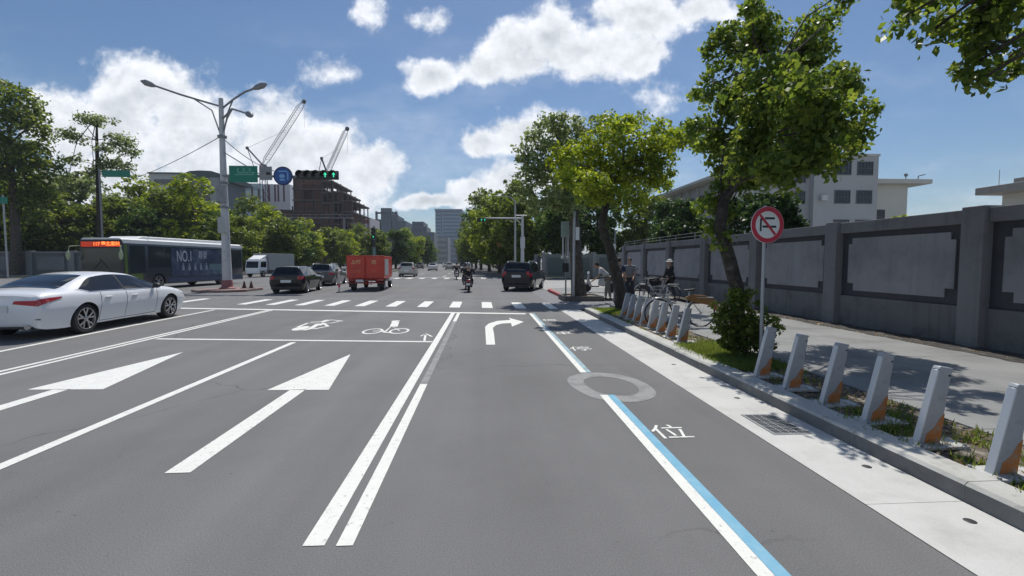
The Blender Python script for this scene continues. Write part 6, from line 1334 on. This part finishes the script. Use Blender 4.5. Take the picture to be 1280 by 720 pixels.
# sign board and posts at the right-hand corner
PY = 20.6; a = at(707, 370, PY); t = thing('sign_board', 'pale green rectangular board on a thin post by the tree pit', 'sign board', (a.x, PY, ZS)); zz = lambda y: at(707, y, PY).z-ZS
A = at(701.5, 277, PY).x-a.x; Bx = at(713.5, 277, PY).x-a.x
MB().box(A, Bx, -.05, .05, zz(296.5), zz(277)).build('board', mat('pale_green_board', (.30, .38, .35), .5), t, bevel=.01)
for x in (A+.09, Bx-.11): m1 = MB(); m1.tube([(x, 0, zz(296)), (x, 0, zz(321))], .035, 8); m1.ell((x-.02, 0, zz(322)), (.08, .08, .07), 10, 8); m1.build('hanging_tube', POLEW, t)
MB().tube([(.02, .1, -.02), (.02, .1, zz(290))], .035, 8).build('post', DGALV, t); MB().box(-.14, .14, .03, .06, zz(340), zz(329)).build('small_plate', BLACK, t, smooth=0)
a = at(717, 372, 20.0); t = thing('utility_post', 'grey post with a narrow white plate between the sign board and the pale trunk', 'post', (a.x, 20.0, ZS)); z0 = at(717, 268, 20.0).z
MB().tube([(0, 0, -.02), (0, 0, z0)], .06, 10).build('post', GALV, t); MB().box(.06, .22, -.05, -.01, at(720, 300, 20).z-ZS, at(720, 284, 20).z-ZS).build('plate', WHITE, t, smooth=0)
a = at(768, 372, 18.6); t = thing('lamp_post', 'thin dark post with a small white box right of the leaning trunk', 'post', (a.x, 18.6, ZS)); MB().tube([(0, 0, -.02), (0, 0, at(768, 292, 18.6).z)], .035, 8).build('post', DGALV, t); MB().box(-.1, .0, -.1, -.03, at(767, 312, 18.6).z-ZS, at(767, 305, 18.6).z-ZS).build('white_box', WHITE, t, smooth=0)
# tree pit edging
m1 = MB(); cx_, cy_ = 4.16, 20.3
for (x0, x1, y0, y1) in ((-.75, .95, -.85, -.73), (-.75, .95, .73, .85), (-.75, -.63, -.73, .73), (.83, .95, -.73, .73)): m1.box(cx_+x0, cx_+x1, cy_+y0, cy_+y1, 0, ZS+.10)
tag(m1.build('tree_pit_edging', mat('pit_edge', (.14, .13, .12), .9, var=.2), smooth=0, bevel=.02), 'low dark square edging round the foot of the pale-trunked tree', 'edging')
struct(MB().box(cx_-.62, cx_+.82, cy_-.72, cy_+.72, ZS+.001, ZS+.05).build('tree_pit_soil', SOIL, smooth=0))
# bollard next to truck, small things on the island
t = thing('bollard', 'slim white and red flexible bollard left of the red truck', 'bollard', (-7.95, 26.0, 0)); MB().tube([(0, 0, 0), (0, 0, 1.05)], .05, 12).build('post', mat('bollard_white', (.62, .55, .53), .5), t); MB().ell((0, 0, 1.14), (.085, .085, .10), 12, 8).build('head', mat('bollard_head', (.62, .45, .45), .4), t); MB().lathe([(.052, .3), (.055, .3), (.055, .5), (.052, .5)], 12).build('band', SIGNR, t); MB().lathe([(.16, 0), (.15, .04), (.06, .06)], 14).build('base', BLACK, t)
for i, x in enumerate((-14.15, -13.75)):
    t = thing('traffic_cone', ['small dark cone on the traffic island next to the lamp post', 'small dark cone at the right tip of the traffic island'][i], 'cone', (x, 28.3, .13), 0, 'cones on the traffic island'); MB().lathe([(.12, .02), (.03, .42), (.001, .43)], 14).build('cone', mat('cone_dark', (.10, .05, .035), .7), t); MB().box(-.17, .17, -.17, .17, 0, .02).build('base', BLACK, t, smooth=0)
t = thing('street_sign', 'small teal sign at the left picture edge among the trees', 'road sign', (at(3, 250, 50).x, 50, .1)); zc = at(3, 250, 50).z-.1; MB().tube([(0, .08, 0), (0, .08, zc+.5)], .07, 8).build('post', GALV, t); MB().box(-1.0, .45, 0, .04, zc-.35, zc+.3).build('plate', GREENS, t, smooth=0)
t = thing('gantry_sign', 'long green road sign on a post right of the slim tree', 'road sign', (at(146, 300, 58.8).x, 56.5, .1)); a = at(128, 221, 56.5); b = at(162, 213, 56.5); ox, oz = t.location.x, .1
MB().box(a.x-ox, b.x-ox, 0, .08, a.z-oz, b.z-oz).build('plate', GREENS, t, smooth=0); MB().tube([(0, .2, 0), (0, .2, b.z-oz+.2)], [.1, .08], 10).build('post', DGALV, t)
# overhead cables from the lamp post
def cable(p0, p1, sag, label):
    p0, p1 = Vector(p0), Vector(p1); pts = [p0.lerp(p1, k/16)-Vector((0, 0, sag*4*(k/16)*(1-k/16))) for k in range(17)]; tag(MB().tube(pts, .022, 5).build('cable', BLACK), label, 'cable', 'cables slung from the tall lamp post')
cable(at(275, 171, 27.9), at(150, 228, 50), .3, 'thin dark cable sloping from the tall lamp post down to the left')
cable(at(277, 171, 27.9), at(352, 216, 29.5), .35, 'thin dark cable from the tall lamp post down to the mast arm on the right')

# orange banner on a post among the right-hand trees
PY = 57; a = at(624, 335, PY); t = thing('banner', 'small faded orange banner on a post among the right-hand trees', 'banner', (a.x, PY, .1)); z0 = at(624, 318, PY).z-.1; z1 = at(624, 303, PY).z-.1
MB().tube([(.32, 0, -.02), (.32, 0, z1+.3)], .05, 8).build('post', DGALV, t); MB().box(-.25, .27, -.01, .01, z0, z1).build('cloth', mat('faded_orange', (.42, .20, .06), .8, var=.2), t, smooth=0)
# ------------------------------------------------------------------ haze: closed box of thin air round everything
hm = bpy.data.materials.new('air'); hm.use_nodes = True; ht = hm.node_tree; ht.nodes.clear()
pv = ht.nodes.new('ShaderNodeVolumePrincipled'); pv.inputs['Color'].default_value = (0.80, 0.88, 1.0, 1); pv.inputs['Density'].default_value = 0.00030; pv.inputs['Anisotropy'].default_value = 0.2
ho = ht.nodes.new('ShaderNodeOutputMaterial'); ht.links.new(pv.outputs[0], ho.inputs['Volume'])
hz = MB().box(-2600, 2600, -400, 5100, -1.05, 80).build('haze', hm, smooth=0); hz['kind'] = 'stuff'; hz['label'] = 'thin pale summer haze over the street'
